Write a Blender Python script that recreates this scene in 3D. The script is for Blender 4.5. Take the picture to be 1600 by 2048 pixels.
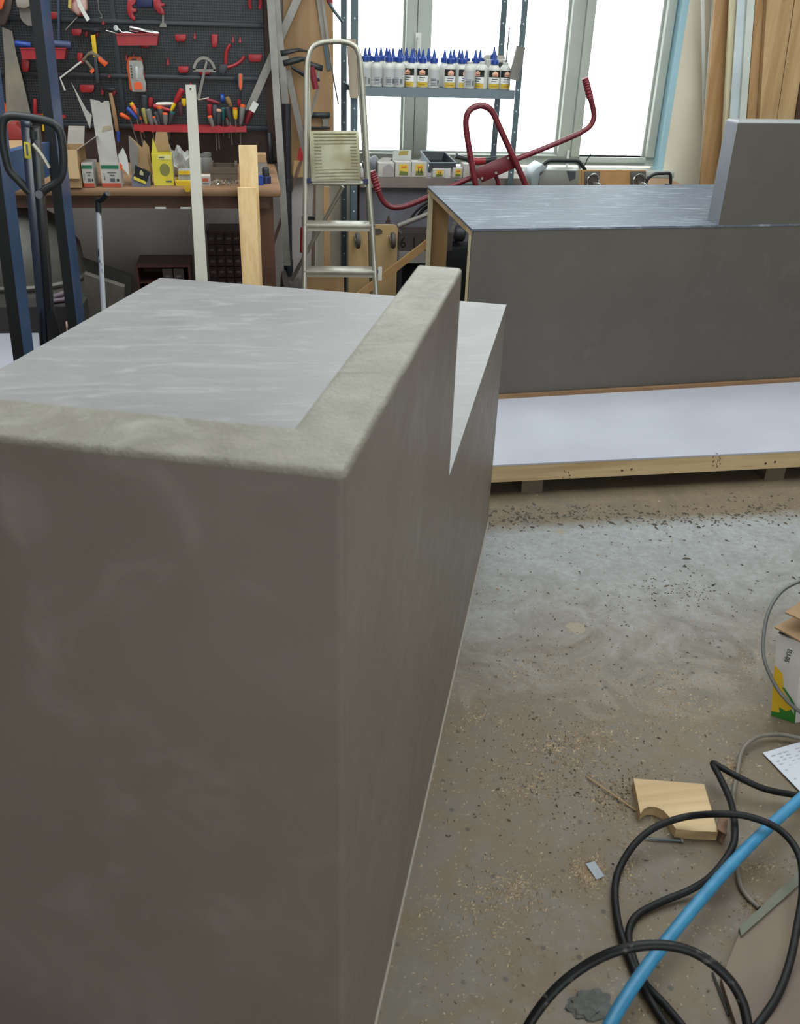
import bpy, bmesh, math, random
from mathutils import Vector, Matrix
random.seed(7)
for o in list(bpy.data.objects): bpy.data.objects.remove(o)
S = bpy.context.scene; COL = S.collection
V = Vector; PI = math.pi
# ---------------------------------------------------------------- camera
FPX = 1820.0; PITCH = math.radians(28.4); ROLL = math.radians(-1.92); YAW = math.radians(9.6); EYE = 1.5
def cam_matrix():
    cp, sp = math.cos(PITCH), math.sin(PITCH)
    right = V((1,0,0)); fwd = V((0,cp,-sp)); down = V((0,-sp,-cp))
    cr, sr = math.cos(ROLL), math.sin(ROLL)
    r2 = cr*right+sr*down; d2 = -sr*right+cr*down
    Z = Matrix.Rotation(-YAW, 3, 'Z')
    return Z@r2, Z@d2, Z@fwd
CR, CD, CF = cam_matrix()
EYEP = V((0,0,EYE))
cd = bpy.data.cameras.new('camera'); cam = bpy.data.objects.new('camera', cd); COL.objects.link(cam)
m = Matrix((CR, -CD, -CF)).transposed().to_4x4(); m.translation = EYEP; cam.matrix_world = m
cd.sensor_fit = 'HORIZONTAL'; cd.sensor_width = 36; cd.lens = FPX/1600*36; cd.clip_start = 0.02
cd.dof.use_dof = True; cd.dof.focus_distance = 3.6; cd.dof.aperture_fstop = 12
S.camera = cam
# ---------------------------------------------------------------- sky, light, exposure
w = bpy.data.worlds.new('sky'); S.world = w; w.use_nodes = True
bg = w.node_tree.nodes['Background']; bg.inputs[0].default_value = (0.96, 0.975, 1.0, 1); bg.inputs[1].default_value = 5.5
S.view_settings.view_transform = 'Standard'; S.view_settings.look = 'None'; S.view_settings.exposure = 0.0; S.view_settings.gamma = 1
S.view_settings.use_curve_mapping = False
def portal(loc, rot, sx, sy):
    l = bpy.data.lights.new('portal', 'AREA'); l.shape = 'RECTANGLE'; l.size = sx; l.size_y = sy; l.cycles.is_portal = True
    o = bpy.data.objects.new('portal', l); o.location = loc; o.rotation_euler = rot; COL.objects.link(o)
WIN = (0.42, 2.45, 0.76, 3.0)                    # back window x0,x1,z0,z1
ROOF_FILL = [(-3.0,-0.4,0.8,4.6), (0.2,3.4,0.8,4.6)]     # unseen roof lights added for fill light, x0,x1,y0,y1
HC = 3.6
portal(((WIN[0]+WIN[1])/2, 5.72, (WIN[2]+WIN[3])/2), (-PI/2,0,0), WIN[1]-WIN[0], WIN[3]-WIN[2])
for a in ROOF_FILL: portal(((a[0]+a[1])/2, (a[2]+a[3])/2, HC+.12), (0,0,0), a[1]-a[0], a[3]-a[2])
FILL_WIN = (-1.6, 3.6, 0.9, 3.0)  # unseen window behind the camera, added and widened for fill light
portal((1.0, -3.15, 1.95), (PI/2,0,0), 5.2, 2.1)
# ---------------------------------------------------------------- pixel of the photograph -> point in the room
def ray(x, y): return CR*((x-800)/FPX) + CD*((y-1024)/FPX) + CF
def at_z(x, y, z): d = ray(x,y); return EYEP + d*((z-EYE)/d.z)
def at_y(x, y, Y): d = ray(x,y); return EYEP + d*(Y/d.y)
# ---------------------------------------------------------------- materials
def lin(h):
    if isinstance(h, str):
        c = [int(h[i:i+2],16)/255 for i in (0,2,4)]
    else: c = h
    return tuple([(v/12.92 if v <= .04045 else ((v+.055)/1.055)**2.4) for v in c])+(1,)
MATS = {}
def nd(nt, t, **k):
    n = nt.nodes.new(t)
    for a, b in k.items(): setattr(n, a, b)
    return n
def mat(name, col, rough=.6, metal=0, col2=None, scale=8, detail=4, stretch=(1,1,1), bump=0, bscale=None, spec=.5, contrast=(.35,.65), trans=0):
    if name in MATS: return MATS[name]
    m = bpy.data.materials.new(name); m.use_nodes = True; nt = m.node_tree; b = nt.nodes['Principled BSDF']
    b.inputs['Base Color'].default_value = lin(col); b.inputs['Roughness'].default_value = rough; b.inputs['Metallic'].default_value = metal
    b.inputs['Specular IOR Level'].default_value = spec
    if trans: b.inputs['Transmission Weight'].default_value = trans
    tc = nd(nt,'ShaderNodeTexCoord'); mp = nd(nt,'ShaderNodeMapping'); mp.inputs['Scale'].default_value = stretch
    nt.links.new(tc.outputs['Object'], mp.inputs[0])
    if col2:
        n = nd(nt,'ShaderNodeTexNoise'); n.inputs['Scale'].default_value = scale; n.inputs['Detail'].default_value = detail
        nt.links.new(mp.outputs[0], n.inputs['Vector'])
        r = nd(nt,'ShaderNodeValToRGB'); r.color_ramp.elements[0].position = contrast[0]; r.color_ramp.elements[1].position = contrast[1]
        r.color_ramp.elements[0].color = lin(col); r.color_ramp.elements[1].color = lin(col2)
        nt.links.new(n.outputs[0], r.inputs[0]); nt.links.new(r.outputs[0], b.inputs['Base Color'])
    if bump:
        n = nd(nt,'ShaderNodeTexNoise'); n.inputs['Scale'].default_value = bscale or scale*3; n.inputs['Detail'].default_value = 4
        nt.links.new(mp.outputs[0], n.inputs['Vector'])
        bp = nd(nt,'ShaderNodeBump'); bp.inputs['Strength'].default_value = bump; bp.inputs['Distance'].default_value = .01
        nt.links.new(n.outputs[0], bp.inputs['Height']); nt.links.new(bp.outputs[0], b.inputs['Normal'])
    MATS[name] = m; return m
def ramp(nt, src, p0, c0, p1, c1):
    r = nd(nt,'ShaderNodeValToRGB'); e = r.color_ramp.elements
    e[0].position = p0; e[0].color = c0; e[1].position = p1; e[1].color = c1
    nt.links.new(src, r.inputs[0]); return r.outputs[0]
def noise(nt, vec, scale, detail=4, rough=.5, dist=0):
    n = nd(nt,'ShaderNodeTexNoise'); n.inputs['Scale'].default_value = scale; n.inputs['Detail'].default_value = detail
    n.inputs['Roughness'].default_value = rough; n.inputs['Distortion'].default_value = dist
    if vec: nt.links.new(vec, n.inputs['Vector'])
    return n.outputs[0]
def mix(nt, fac, a, b, mode='MIX'):
    n = nd(nt,'ShaderNodeMix', data_type='RGBA', blend_type=mode)
    for s, v in ((0,fac),(6,a),(7,b)):
        if isinstance(v,(int,float,tuple)): n.inputs[s].default_value = v
        else: nt.links.new(v, n.inputs[s])
    return n.outputs[2]
def K(v): return (v,v,v,1)
def wood(name, c1, c2, axis='Z', scale=9, rough=.6, knots=True):
    """c1 pale, c2 grain colour; grain runs along axis"""
    if name in MATS: return MATS[name]
    m = bpy.data.materials.new(name); m.use_nodes = True; nt = m.node_tree; b = nt.nodes['Principled BSDF']
    tc = nd(nt,'ShaderNodeTexCoord'); mp = nd(nt,'ShaderNodeMapping')
    s = [1,1,1]; s['XYZ'.index(axis)] = .06; mp.inputs['Scale'].default_value = s
    nt.links.new(tc.outputs['Object'], mp.inputs[0])
    wv = noise(nt, mp.outputs[0], scale*2.2, 3, .5, .4)
    n1 = noise(nt, mp.outputs[0], scale*9, 6, .65)
    f = ramp(nt, wv, .42, K(0), .6, K(.5))
    c = mix(nt, f, lin(c1), lin(c2))
    c = mix(nt, ramp(nt, n1, .45, K(0), .75, K(.38)), c, lin(c2))
    if knots:
        mp2 = nd(nt,'ShaderNodeMapping'); s2=[1,1,1]; s2['XYZ'.index(axis)] = .45; mp2.inputs['Scale'].default_value = s2
        nt.links.new(tc.outputs['Object'], mp2.inputs[0])
        vo = nd(nt,'ShaderNodeTexVoronoi'); vo.inputs['Scale'].default_value = 5.5; nt.links.new(mp2.outputs[0], vo.inputs['Vector'])
        c = mix(nt, ramp(nt, vo.outputs[0], .03, K(.9), .085, K(0)), c, lin('6b4526'))
    nt.links.new(c, b.inputs['Base Color']); b.inputs['Roughness'].default_value = rough
    bp = nd(nt,'ShaderNodeBump'); bp.inputs['Strength'].default_value = .15; bp.inputs['Distance'].default_value = .003
    nt.links.new(n1, bp.inputs['Height']); nt.links.new(bp.outputs[0], b.inputs['Normal'])
    MATS[name] = m; return m
def plaster(name, c1, c2, c3, rough0, rough1, bump, big=1.6, streak=None):
    """trowelled cement skin"""
    m = bpy.data.materials.new(name); m.use_nodes = True; nt = m.node_tree; b = nt.nodes['Principled BSDF']
    tc = nd(nt,'ShaderNodeTexCoord'); v = tc.outputs['Object']
    if streak:
        mp = nd(nt,'ShaderNodeMapping'); mp.inputs['Scale'].default_value = streak; mp.inputs['Rotation'].default_value = (0,0,.35); nt.links.new(v, mp.inputs[0]); vs = mp.outputs[0]
    else: vs = v
    a = noise(nt, v, big, 5, .55, .6); d = noise(nt, vs, 9, 6, .65, 1.2); g = noise(nt, v, 260, 3, .6)
    c = mix(nt, ramp(nt, a, .38, K(0), .62, K(1)), lin(c1), lin(c2))
    c = mix(nt, ramp(nt, d, .52, K(0), .72, K(.75)), c, lin(c3))
    c = mix(nt, ramp(nt, g, .3, K(.0), .7, K(.12)), c, lin(c3))
    nt.links.new(c, b.inputs['Base Color'])
    nt.links.new(ramp(nt, d, .35, K(rough0), .7, K(rough1)), b.inputs['Roughness'])
    hs = mix(nt, .35, d, g)
    bp = nd(nt,'ShaderNodeBump'); bp.inputs['Strength'].default_value = bump; bp.inputs['Distance'].default_value = .006
    nt.links.new(hs, bp.inputs['Height']); nt.links.new(bp.outputs[0], b.inputs['Normal'])
    MATS[name] = m; return m
def floor_mat():
    m = bpy.data.materials.new('workshop_floor'); m.use_nodes = True; nt = m.node_tree; b = nt.nodes['Principled BSDF']
    tc = nd(nt,'ShaderNodeTexCoord'); v = tc.outputs['Object']
    a = noise(nt, v, 1.3, 6, .6, .8); d = noise(nt, v, 6, 8, .7, 1.5); e = noise(nt, v, 45, 5, .7); g = noise(nt, v, 14, 6, .75, 2.5)
    c = mix(nt, ramp(nt, a, .4, K(0), .62, K(1)), lin('5f5343'), lin('5b554b'))
    c = mix(nt, ramp(nt, d, .42, K(0), .58, K(.8)), c, lin('675843'))
    c = mix(nt, ramp(nt, g, .56, K(0), .68, K(.5)), c, lin('554c43'))
    c = mix(nt, ramp(nt, e, .55, K(0), .75, K(.45)), c, lin('84765f'))
    # pale strip: window light on the floor painted into the colour, brown dust elsewhere
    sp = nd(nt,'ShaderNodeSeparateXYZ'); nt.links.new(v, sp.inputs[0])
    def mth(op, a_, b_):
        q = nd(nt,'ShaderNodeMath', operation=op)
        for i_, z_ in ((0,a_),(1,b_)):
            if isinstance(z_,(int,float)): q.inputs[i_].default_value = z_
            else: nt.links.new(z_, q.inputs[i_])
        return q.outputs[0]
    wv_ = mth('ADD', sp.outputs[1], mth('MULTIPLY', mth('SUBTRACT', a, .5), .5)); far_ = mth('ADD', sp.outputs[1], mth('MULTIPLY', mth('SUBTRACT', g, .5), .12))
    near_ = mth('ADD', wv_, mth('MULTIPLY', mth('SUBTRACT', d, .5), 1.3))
    painted_light = mth('MULTIPLY', ramp(nt, mth('MULTIPLY', near_, .3), .5, K(0), .76, K(1)), ramp(nt, mth('SUBTRACT', far_, 2.0), .54, K(1), .62, K(0)))
    c = mix(nt, mth('MULTIPLY', painted_light, .85), c, mix(nt, ramp(nt, e, .4, K(0), .6, K(1)), lin('979b9d'), lin('87898a')))
    vo = nd(nt,'ShaderNodeTexVoronoi'); vo.inputs['Scale'].default_value = 3.1; nt.links.new(v, vo.inputs['Vector'])
    wob = mix(nt, .12, vo.outputs[0], g)
    c = mix(nt, ramp(nt, wob, .125, K(.65), .14, K(0)), c, lin('8a7f68'))
    vo2 = nd(nt,'ShaderNodeTexVoronoi'); vo2.inputs['Scale'].default_value = 17; nt.links.new(v, vo2.inputs['Vector'])
    c = mix(nt, ramp(nt, vo2.outputs[0], .07, K(.8), .11, K(0)), c, lin('38322b'))
    vo3 = nd(nt,'ShaderNodeTexVoronoi'); vo3.inputs['Scale'].default_value = 60; nt.links.new(v, vo3.inputs['Vector'])
    c = mix(nt, ramp(nt, vo3.outputs[0], .1, K(.5), .16, K(0)), c, lin('988b72'))
    nt.links.new(c, b.inputs['Base Color'])
    nt.links.new(mix(nt, painted_light, ramp(nt, d, .4, K(.52), .65, K(.72)), ramp(nt, d, .4, K(.22), .65, K(.36))), b.inputs['Roughness'])
    bp = nd(nt,'ShaderNodeBump'); bp.inputs['Strength'].default_value = .25; bp.inputs['Distance'].default_value = .002
    nt.links.new(mix(nt,.5,e,g), bp.inputs['Height']); nt.links.new(bp.outputs[0], b.inputs['Normal'])
    return m
def peg_mat():
    m = bpy.data.materials.new('perforated_black'); m.use_nodes = True; nt = m.node_tree; b = nt.nodes['Principled BSDF']
    tc = nd(nt,'ShaderNodeTexCoord'); mp = nd(nt,'ShaderNodeMapping'); mp.inputs['Scale'].default_value = (85,85,85); nt.links.new(tc.outputs['Object'], mp.inputs[0])
    fr = nd(nt,'ShaderNodeVectorMath', operation='FRACTION'); nt.links.new(mp.outputs[0], fr.inputs[0])
    su = nd(nt,'ShaderNodeVectorMath', operation='SUBTRACT'); su.inputs[1].default_value = (.5,.5,.5); nt.links.new(fr.outputs[0], su.inputs[0])
    mu = nd(nt,'ShaderNodeVectorMath', operation='MULTIPLY'); mu.inputs[1].default_value = (1,0,1); nt.links.new(su.outputs[0], mu.inputs[0])
    le = nd(nt,'ShaderNodeVectorMath', operation='LENGTH'); nt.links.new(mu.outputs[0], le.inputs[0])
    h = ramp(nt, le.outputs['Value'], .26, K(1), .34, K(0))
    nt.links.new(mix(nt, h, lin('2c2e33'), lin('08080a')), b.inputs['Base Color'])
    b.inputs['Roughness'].default_value = .45
    bp = nd(nt,'ShaderNodeBump', invert=True); bp.inputs['Strength'].default_value = .6; bp.inputs['Distance'].default_value = .003
    nt.links.new(h, bp.inputs['Height']); nt.links.new(bp.outputs[0], b.inputs['Normal'])
    return m
def glass_mat():
    m = bpy.data.materials.new('pane_glass'); m.use_nodes = True; nt = m.node_tree; nt.nodes.clear()
    o = nd(nt,'ShaderNodeOutputMaterial'); t = nd(nt,'ShaderNodeBsdfTransparent'); g = nd(nt,'ShaderNodeBsdfGlossy'); g.inputs['Roughness'].default_value = .02
    f = nd(nt,'ShaderNodeFresnel'); f.inputs[0].default_value = 1.2; x = nd(nt,'ShaderNodeMixShader')
    t.inputs[0].default_value = (.93,.96,.95,1)
    nt.links.new(f.outputs[0], x.inputs[0]); nt.links.new(t.outputs[0], x.inputs[1]); nt.links.new(g.outputs[0], x.inputs[2]); nt.links.new(x.outputs[0], o.inputs[0])
    return m
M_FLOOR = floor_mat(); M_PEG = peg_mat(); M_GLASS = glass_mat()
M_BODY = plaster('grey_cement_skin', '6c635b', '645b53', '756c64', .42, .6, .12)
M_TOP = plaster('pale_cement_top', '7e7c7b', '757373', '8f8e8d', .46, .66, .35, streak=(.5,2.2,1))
M_LEDGE = plaster('rough_cement_cap', '7b7569', '655f53', '9c998f', .45, .65, 1.0, big=9)
M_BODY2 = plaster('dark_cement_skin', '534e48', '4d4843', '59544f', .5, .65, .08)
M_TOP2 = plaster('brushed_cement_top', '4d5562', '424a57', 'a2abb6', .5, .72, 1.3, streak=(.5,3.5,1))
M_WHITE = mat('white_board', 'a5a6af', .45, col2='9d9ea8', scale=3, bump=.03)
M_WALL = mat('painted_plaster', 'efe8d4', .8, col2='e4dcc6', scale=2.5, bump=.05)
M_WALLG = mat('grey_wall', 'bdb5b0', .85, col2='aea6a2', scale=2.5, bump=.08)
M_WALLD = mat('shaded_lilac_wall', '8a8180', .85, col2='7b7373', scale=2)  # darker lilac wall colour for the left and front walls
M_CEIL = mat('ceiling_white', 'c9c6c0', .9)
M_PVC = mat('window_pvc', 'b9bfb6', .4, col2='b0b6ad', scale=3)
M_PINE = wood('pine', 'dcc090', 'b88d55', 'Z')
M_PINEX = wood('pine_lengthwise', 'b8a07a', '8f7148', 'X')
M_PINEP = wood('pale_pine', 'd9cfae', 'bfae83', 'Z')
M_PLANK = wood('brown_plank', 'bd976a', '966d40', 'Z')
M_PLANK2 = wood('knotty_plank', 'c4a277', '99754b', 'Z')
M_PLY = wood('plywood', 'c9a678', 'a8804e', 'Z', scale=4, knots=False)
M_PLYD = wood('old_plywood', 'a5835c', '7d5d3a', 'Z', scale=3)
M_MDF = mat('mdf', 'b48c5c', .7, col2='a88254', scale=20)
M_BENCH = wood('bench_wood', '5b3c2a', '3b2518', 'X', scale=4, knots=False)
M_BENCHTOP = wood('bench_top_wood', '937254', '6b4a32', 'X', scale=4, knots=False)
M_DKWOOD = wood('dark_wood', '3f2a22', '2a1a14', 'X', scale=3, knots=False)
M_ALU = mat('aluminium', 'b3afa2', .36, .65, col2='9d9a8d', scale=12, stretch=(1,1,.2))
M_ALUD = mat('dull_steel', '8f8b84', .45, .5, col2='79756f', scale=10)
M_SHELF = mat('galvanised_steel', '5c6a70', .5, .5, col2='525f65', scale=8)
M_SHELFT = mat('painted_shelf', '6e7a82', .5, .2)
M_BLACK = mat('black_paint', '17181c', .3, col2='1f2024', scale=6)
M_STEELP = mat('blue_black_enamel', '1c2433', .28, col2='242e42', scale=5, spec=.9)
M_BLUEP = mat('blue_stand_paint', '41587c', .35, col2='384d6e', scale=4)
M_BLKPL = mat('black_plastic', '1d1e21', .45)
M_RUB = mat('black_rubber', '0e0e10', .55, col2='1c1b1b', scale=60, contrast=(.5,.75), bump=.1, spec=.25)
M_RED = mat('red_plastic', 'a3262b', .4, col2='96222a', scale=12)
M_REDP = mat('red_enamel', '6f2029', .35, col2='601c25', scale=10)
M_ORG = mat('orange_plastic', 'dc5a2a', .45)
M_YEL = mat('yellow_plastic', 'd6b21e', .45)
M_YELP = mat('yellow_print', 'd2c23a', .55)
M_BLUE = mat('blue_plastic', '1d3f8e', .4)
M_NAVY = mat('navy_plastic', '20264a', .45)
M_GRN = mat('green_print', '1e6a45', .55)
M_GREYP = mat('grey_plastic', '6d6c68', .5)
M_DGREY = mat('dark_grey_grip', '34373c', .55)
M_TEAL = mat('teal_grip', '1c5a5e', .5)
M_CREAM = mat('cream_plastic', 'd9d9d2', .4)
M_CARD = mat('cardboard', 'a98a64', .8, col2='9a7b56', scale=9)
M_CARDW = mat('white_card', 'bfbab2', .7, col2='aaa59d', scale=7)
M_CARDG = mat('grey_card', '77726b', .8, col2='8d877e', scale=6)
M_CLEAR = mat('cloudy_plastic', 'a9a9a4', .25, col2='8f8f8b', scale=14)
M_CHROME = mat('chrome', 'd0d0ce', .15, 1)
M_HOSE = mat('blue_hose', '266c92', .45, col2='32789c', scale=40)
M_PAPER = mat('paper', 'b4b6bf', .8)
M_INK = mat('ink', '55575c', .8)
M_BLKINK = mat('black_ink', '161616', .7)
M_CONC = mat('dried_cement', '4b4a48', .9, col2='5a5957', scale=40, bump=.4)
# ---------------------------------------------------------------- object helpers
def link(name, bm, mats, parent=None, smooth=False):
    me = bpy.data.meshes.new(name)
    if parent is not None:
        bmesh.ops.translate(bm, verts=bm.verts, vec=-wloc(parent))
    bmesh.ops.recalc_face_normals(bm, faces=bm.faces)
    bm.to_mesh(me); bm.free()
    for mm in (mats if isinstance(mats,(list,tuple)) else [mats]): me.materials.append(mm)
    if smooth:
        for p in me.polygons: p.use_smooth = True
        try: me.set_sharp_from_angle(angle=math.radians(40))
        except Exception: pass
    o = bpy.data.objects.new(name, me); COL.objects.link(o)
    if parent is not None: o.parent = parent
    return o
def wloc(o):
    v = V((0,0,0))
    while o is not None: v = v + o.location; o = o.parent
    return v
def tag(o, label=None, cat=None, group=None, kind=None):
    if label: o['label'] = label
    if cat: o['category'] = cat
    if group: o['group'] = group
    if kind: o['kind'] = kind
    return o
def thing(name, label, cat, loc=(0,0,0), group=None):
    o = bpy.data.objects.new(name, None); o.empty_display_size = .05; COL.objects.link(o); o.location = loc
    return tag(o, label, cat, group)
def BM(): return bmesh.new()
def prism_add(bm, pts, vec, mi=0):
    """closed polygon of 3D points extruded by vec"""
    vec = V(vec); a = [bm.verts.new(V(p)) for p in pts]; b = [bm.verts.new(V(p)+vec) for p in pts]; n = len(a); fs = []
    fs.append(bm.faces.new(a)); fs.append(bm.faces.new(b[::-1]))
    for i in range(n): fs.append(bm.faces.new((a[i], b[i], b[(i+1)%n], a[(i+1)%n])))
    for f in fs: f.material_index = mi
    return fs
def bevel(bm, w, seg=2):
    bmesh.ops.recalc_face_normals(bm, faces=bm.faces)
    es = [e for e in bm.edges if len(e.link_faces)==2 and e.calc_face_angle(0) > .6]
    bmesh.ops.bevel(bm, geom=es, offset=w, segments=seg, profile=.5, affect='EDGES', clamp_overlap=True)
def box_add(bm, x0, x1, y0, y1, z0, z1, mi=0):
    return prism_add(bm, [(x0,y0,z0),(x1,y0,z0),(x1,y1,z0),(x0,y1,z0)], (0,0,z1-z0), mi)
def box(name, x0, x1, y0, y1, z0, z1, mt, parent=None, bev=0, mod=None):
    bm = BM(); box_add(bm, x0,x1,y0,y1,z0,z1)
    if bev: bevel(bm, bev)
    return link(name, bm, mt, parent, smooth=bool(bev))
def prism(name, pts, vec, mt, parent=None, bev=0):
    bm = BM(); prism_add(bm, pts, vec)
    if bev: bevel(bm, bev)
    return link(name, bm, mt, parent, smooth=bool(bev))
def plate(name, px, Y, th, mt, parent=None, bev=0):
    """outline read off the photograph, standing in the vertical plane Y, th thick away from it"""
    return prism(name, [at_y(x,y,Y) for x,y in px], (0,th,0), mt, parent, bev)
def spline(pts, n=6):
    P = [V(p) for p in pts]
    if len(P) < 3: return P
    out = []
    for i in range(len(P)-1):
        p0 = P[max(i-1,0)]; p1 = P[i]; p2 = P[i+1]; p3 = P[min(i+2,len(P)-1)]
        for k in range(n):
            t = k/n
            out.append(.5*((2*p1)+(-p0+p2)*t+(2*p0-5*p1+4*p2-p3)*t*t+(-p0+3*p1-3*p2+p3)*t**3))
    out.append(P[-1]); return out
def tube_add(bm, pts, r, seg=10, mi=0, radii=None, sq=1.0):
    P = [V(p) for p in pts]; rings = []; up = None
    for i, p in enumerate(P):
        t = (P[min(i+1,len(P)-1)]-P[max(i-1,0)]).normalized()
        if up is None:
            up = V((0,0,1)) if abs(t.z) < .9 else V((0,1,0))
        up = (up - t*up.dot(t)).normalized(); s = t.cross(up)
        rr = radii[i] if radii else r
        rings.append([bm.verts.new(p + (up*math.cos(2*PI*k/seg) + s*math.sin(2*PI*k/seg)*sq)*rr) for k in range(seg)])
    for a, b in zip(rings, rings[1:]):
        for k in range(seg):
            f = bm.faces.new((a[k],a[(k+1)%seg],b[(k+1)%seg],b[k])); f.material_index = mi
    for rg in (rings[0][::-1], rings[-1]):
        f = bm.faces.new(rg); f.material_index = mi
def tube(name, pts, r, mt, parent=None, seg=10, radii=None, sm=0, sq=1.0):
    bm = BM(); tube_add(bm, spline(pts, sm) if sm else pts, r, seg, radii=radii, sq=sq); return link(name, bm, mt, parent, smooth=True)
def bar_add(bm, a, b, w, d, ref=(0,1,0), mi=0):
    """rectangular bar from a to b; w across, d along ref"""
    a = V(a); b = V(b); t = (b-a).normalized(); r = V(ref); r = (r - t*r.dot(t)).normalized(); s = t.cross(r)
    prism_add(bm, [a-s*w/2-r*d/2, a+s*w/2-r*d/2, a+s*w/2+r*d/2, a-s*w/2+r*d/2], b-a, mi)
def bar(name, a, b, w, d, mt, parent=None, ref=(0,1,0), bev=0):
    bm = BM(); bar_add(bm, a, b, w, d, ref)
    if bev: bevel(bm, bev)
    return link(name, bm, mt, parent, smooth=bool(bev))
def lathe_add(bm, prof, c=(0,0,0), axis='Z', seg=14, mi=0):
    c = V(c); rings = []
    for r, h in prof:
        rg = []
        for k in range(seg):
            a = 2*PI*k/seg; u, v_ = r*math.cos(a), r*math.sin(a)
            p = V((u,v_,h)) if axis=='Z' else (V((u,h,v_)) if axis=='Y' else V((h,u,v_)))
            rg.append(bm.verts.new(c+p))
        rings.append(rg)
    for a, b in zip(rings, rings[1:]):
        for k in range(seg): bm.faces.new((a[k],a[(k+1)%seg],b[(k+1)%seg],b[k])).material_index = mi
    bm.faces.new(rings[0][::-1]).material_index = mi; bm.faces.new(rings[-1]).material_index = mi
def lathe(name, prof, c, mt, parent=None, axis='Z', seg=14):
    bm = BM(); lathe_add(bm, prof, c, axis, seg); return link(name, bm, mt, parent, smooth=True)
def lettering(s, size, loc, mt, parent, rot=(PI/2,0,0), ext=.0006, name='lettering'):
    c = bpy.data.curves.new('t','FONT'); c.body = s; c.size = size; c.extrude = ext; c.align_x = 'CENTER'; c.align_y = 'CENTER'; c.resolution_u = 2
    t = bpy.data.objects.new('t', c); COL.objects.link(t)
    bpy.context.view_layer.update()
    me = bpy.data.meshes.new_from_object(t.evaluated_get(bpy.context.evaluated_depsgraph_get()))
    bpy.data.objects.remove(t)
    me.materials.clear(); me.materials.append(mt)
    o = bpy.data.objects.new(name, me); COL.objects.link(o); o.parent = parent; o.location = V(loc) - wloc(parent); o.rotation_euler = rot
    return o
def vplank(name, xa, xb, ya, xc, xd, yb, Y, z0, z1, th, mt, parent=None, bev=0):
    """upright board: edges through (xa,ya)-(xc,yb) and (xb,ya)-(xd,yb) in plane Y, from height z0 to z1"""
    def edge(x0, x1):
        p, q = at_y(x0,ya,Y), at_y(x1,yb,Y); k = (q.x-p.x)/(q.z-p.z)
        return lambda z: V((p.x+(z-p.z)*k, Y, z))
    L, R = edge(xa,xc), edge(xb,xd)
    return prism(name, [L(z0), R(z0), R(z1), L(z1)], (0,th,0), mt, parent, bev)
def struct(o, label=None): o['kind'] = 'structure'; return o
# ---------------------------------------------------------------- THE ROOM
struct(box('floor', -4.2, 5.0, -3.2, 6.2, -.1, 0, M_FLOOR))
bm = BM(); X0,X1,Z0,Z1 = WIN
box_add(bm, .34, X0, 5.5, 5.75, 0, HC); box_add(bm, X1, 5.0, 5.5, 5.75, 0, HC); box_add(bm, X0, X1, 5.5, 5.75, 0, Z0-.02); box_add(bm, X0, X1, 5.5, 5.75, Z1, HC)
struct(link('wall_back', bm, M_WALL))
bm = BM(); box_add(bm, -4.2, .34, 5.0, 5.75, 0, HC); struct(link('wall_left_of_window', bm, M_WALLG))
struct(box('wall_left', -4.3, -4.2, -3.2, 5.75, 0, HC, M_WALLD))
struct(box('wall_right', 5.0, 5.1, -3.2, 5.75, 0, HC, M_WALL))
bm = BM(); a = FILL_WIN
box_add(bm, -4.2, a[0], -3.3, -3.2, 0, HC); box_add(bm, a[1], 5.0, -3.3, -3.2, 0, HC); box_add(bm, a[0], a[1], -3.3, -3.2, 0, a[2]); box_add(bm, a[0], a[1], -3.3, -3.2, a[3], HC)
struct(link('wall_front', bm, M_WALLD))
bm = BM()
xs = sorted([-4.3,5.1]+[v for a in ROOF_FILL for v in a[:2]]); ya, yb = ROOF_FILL[0][2:]
box_add(bm, -4.3,5.1,-3.3,ya,HC,HC+.1); box_add(bm, -4.3,5.1,yb,5.75,HC,HC+.1)
for i in (0,2,4): box_add(bm, xs[i], xs[i+1], ya, yb, HC, HC+.1)
struct(link('ceiling', bm, M_CEIL))
for i,a in enumerate(ROOF_FILL):  # roof windows out of view, added to brighten the back of the room
    wf = thing('window_%d'%(i+2), None, None, ((a[0]+a[1])/2,(a[2]+a[3])/2,HC)); wf['kind'] = 'structure'
    bm = BM()
    for x in (a[0],(a[0]+a[1])/2-.02,a[1]-.04): box_add(bm, x,x+.04,a[2],a[3],HC,HC+.06)
    for y in (a[2],a[3]-.04): box_add(bm, a[0]+.04,a[1]-.04,y,y+.04,HC+.005,HC+.055)
    link('frame', bm, M_PVC, wf)
    box('pane', a[0],a[1],a[2],a[3],HC+.06,HC+.066,M_GLASS,wf)
wf = thing('window_4', None, None, (1.7,-3.25,.9)); wf['kind'] = 'structure'  # added window in the front wall, out of view, for frontal fill
a = FILL_WIN; bm = BM()
for x in (a[0],0.1,1.9,a[1]-.05): box_add(bm, x,x+.05,-3.27,-3.22,a[2],a[3])
for z in (a[2],a[3]-.05): box_add(bm, a[0],a[1],-3.265,-3.225,z,z+.05)
link('frame', bm, M_PVC, wf); box('pane', a[0],a[1],-3.25,-3.245,a[2],a[3],M_GLASS,wf)
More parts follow.
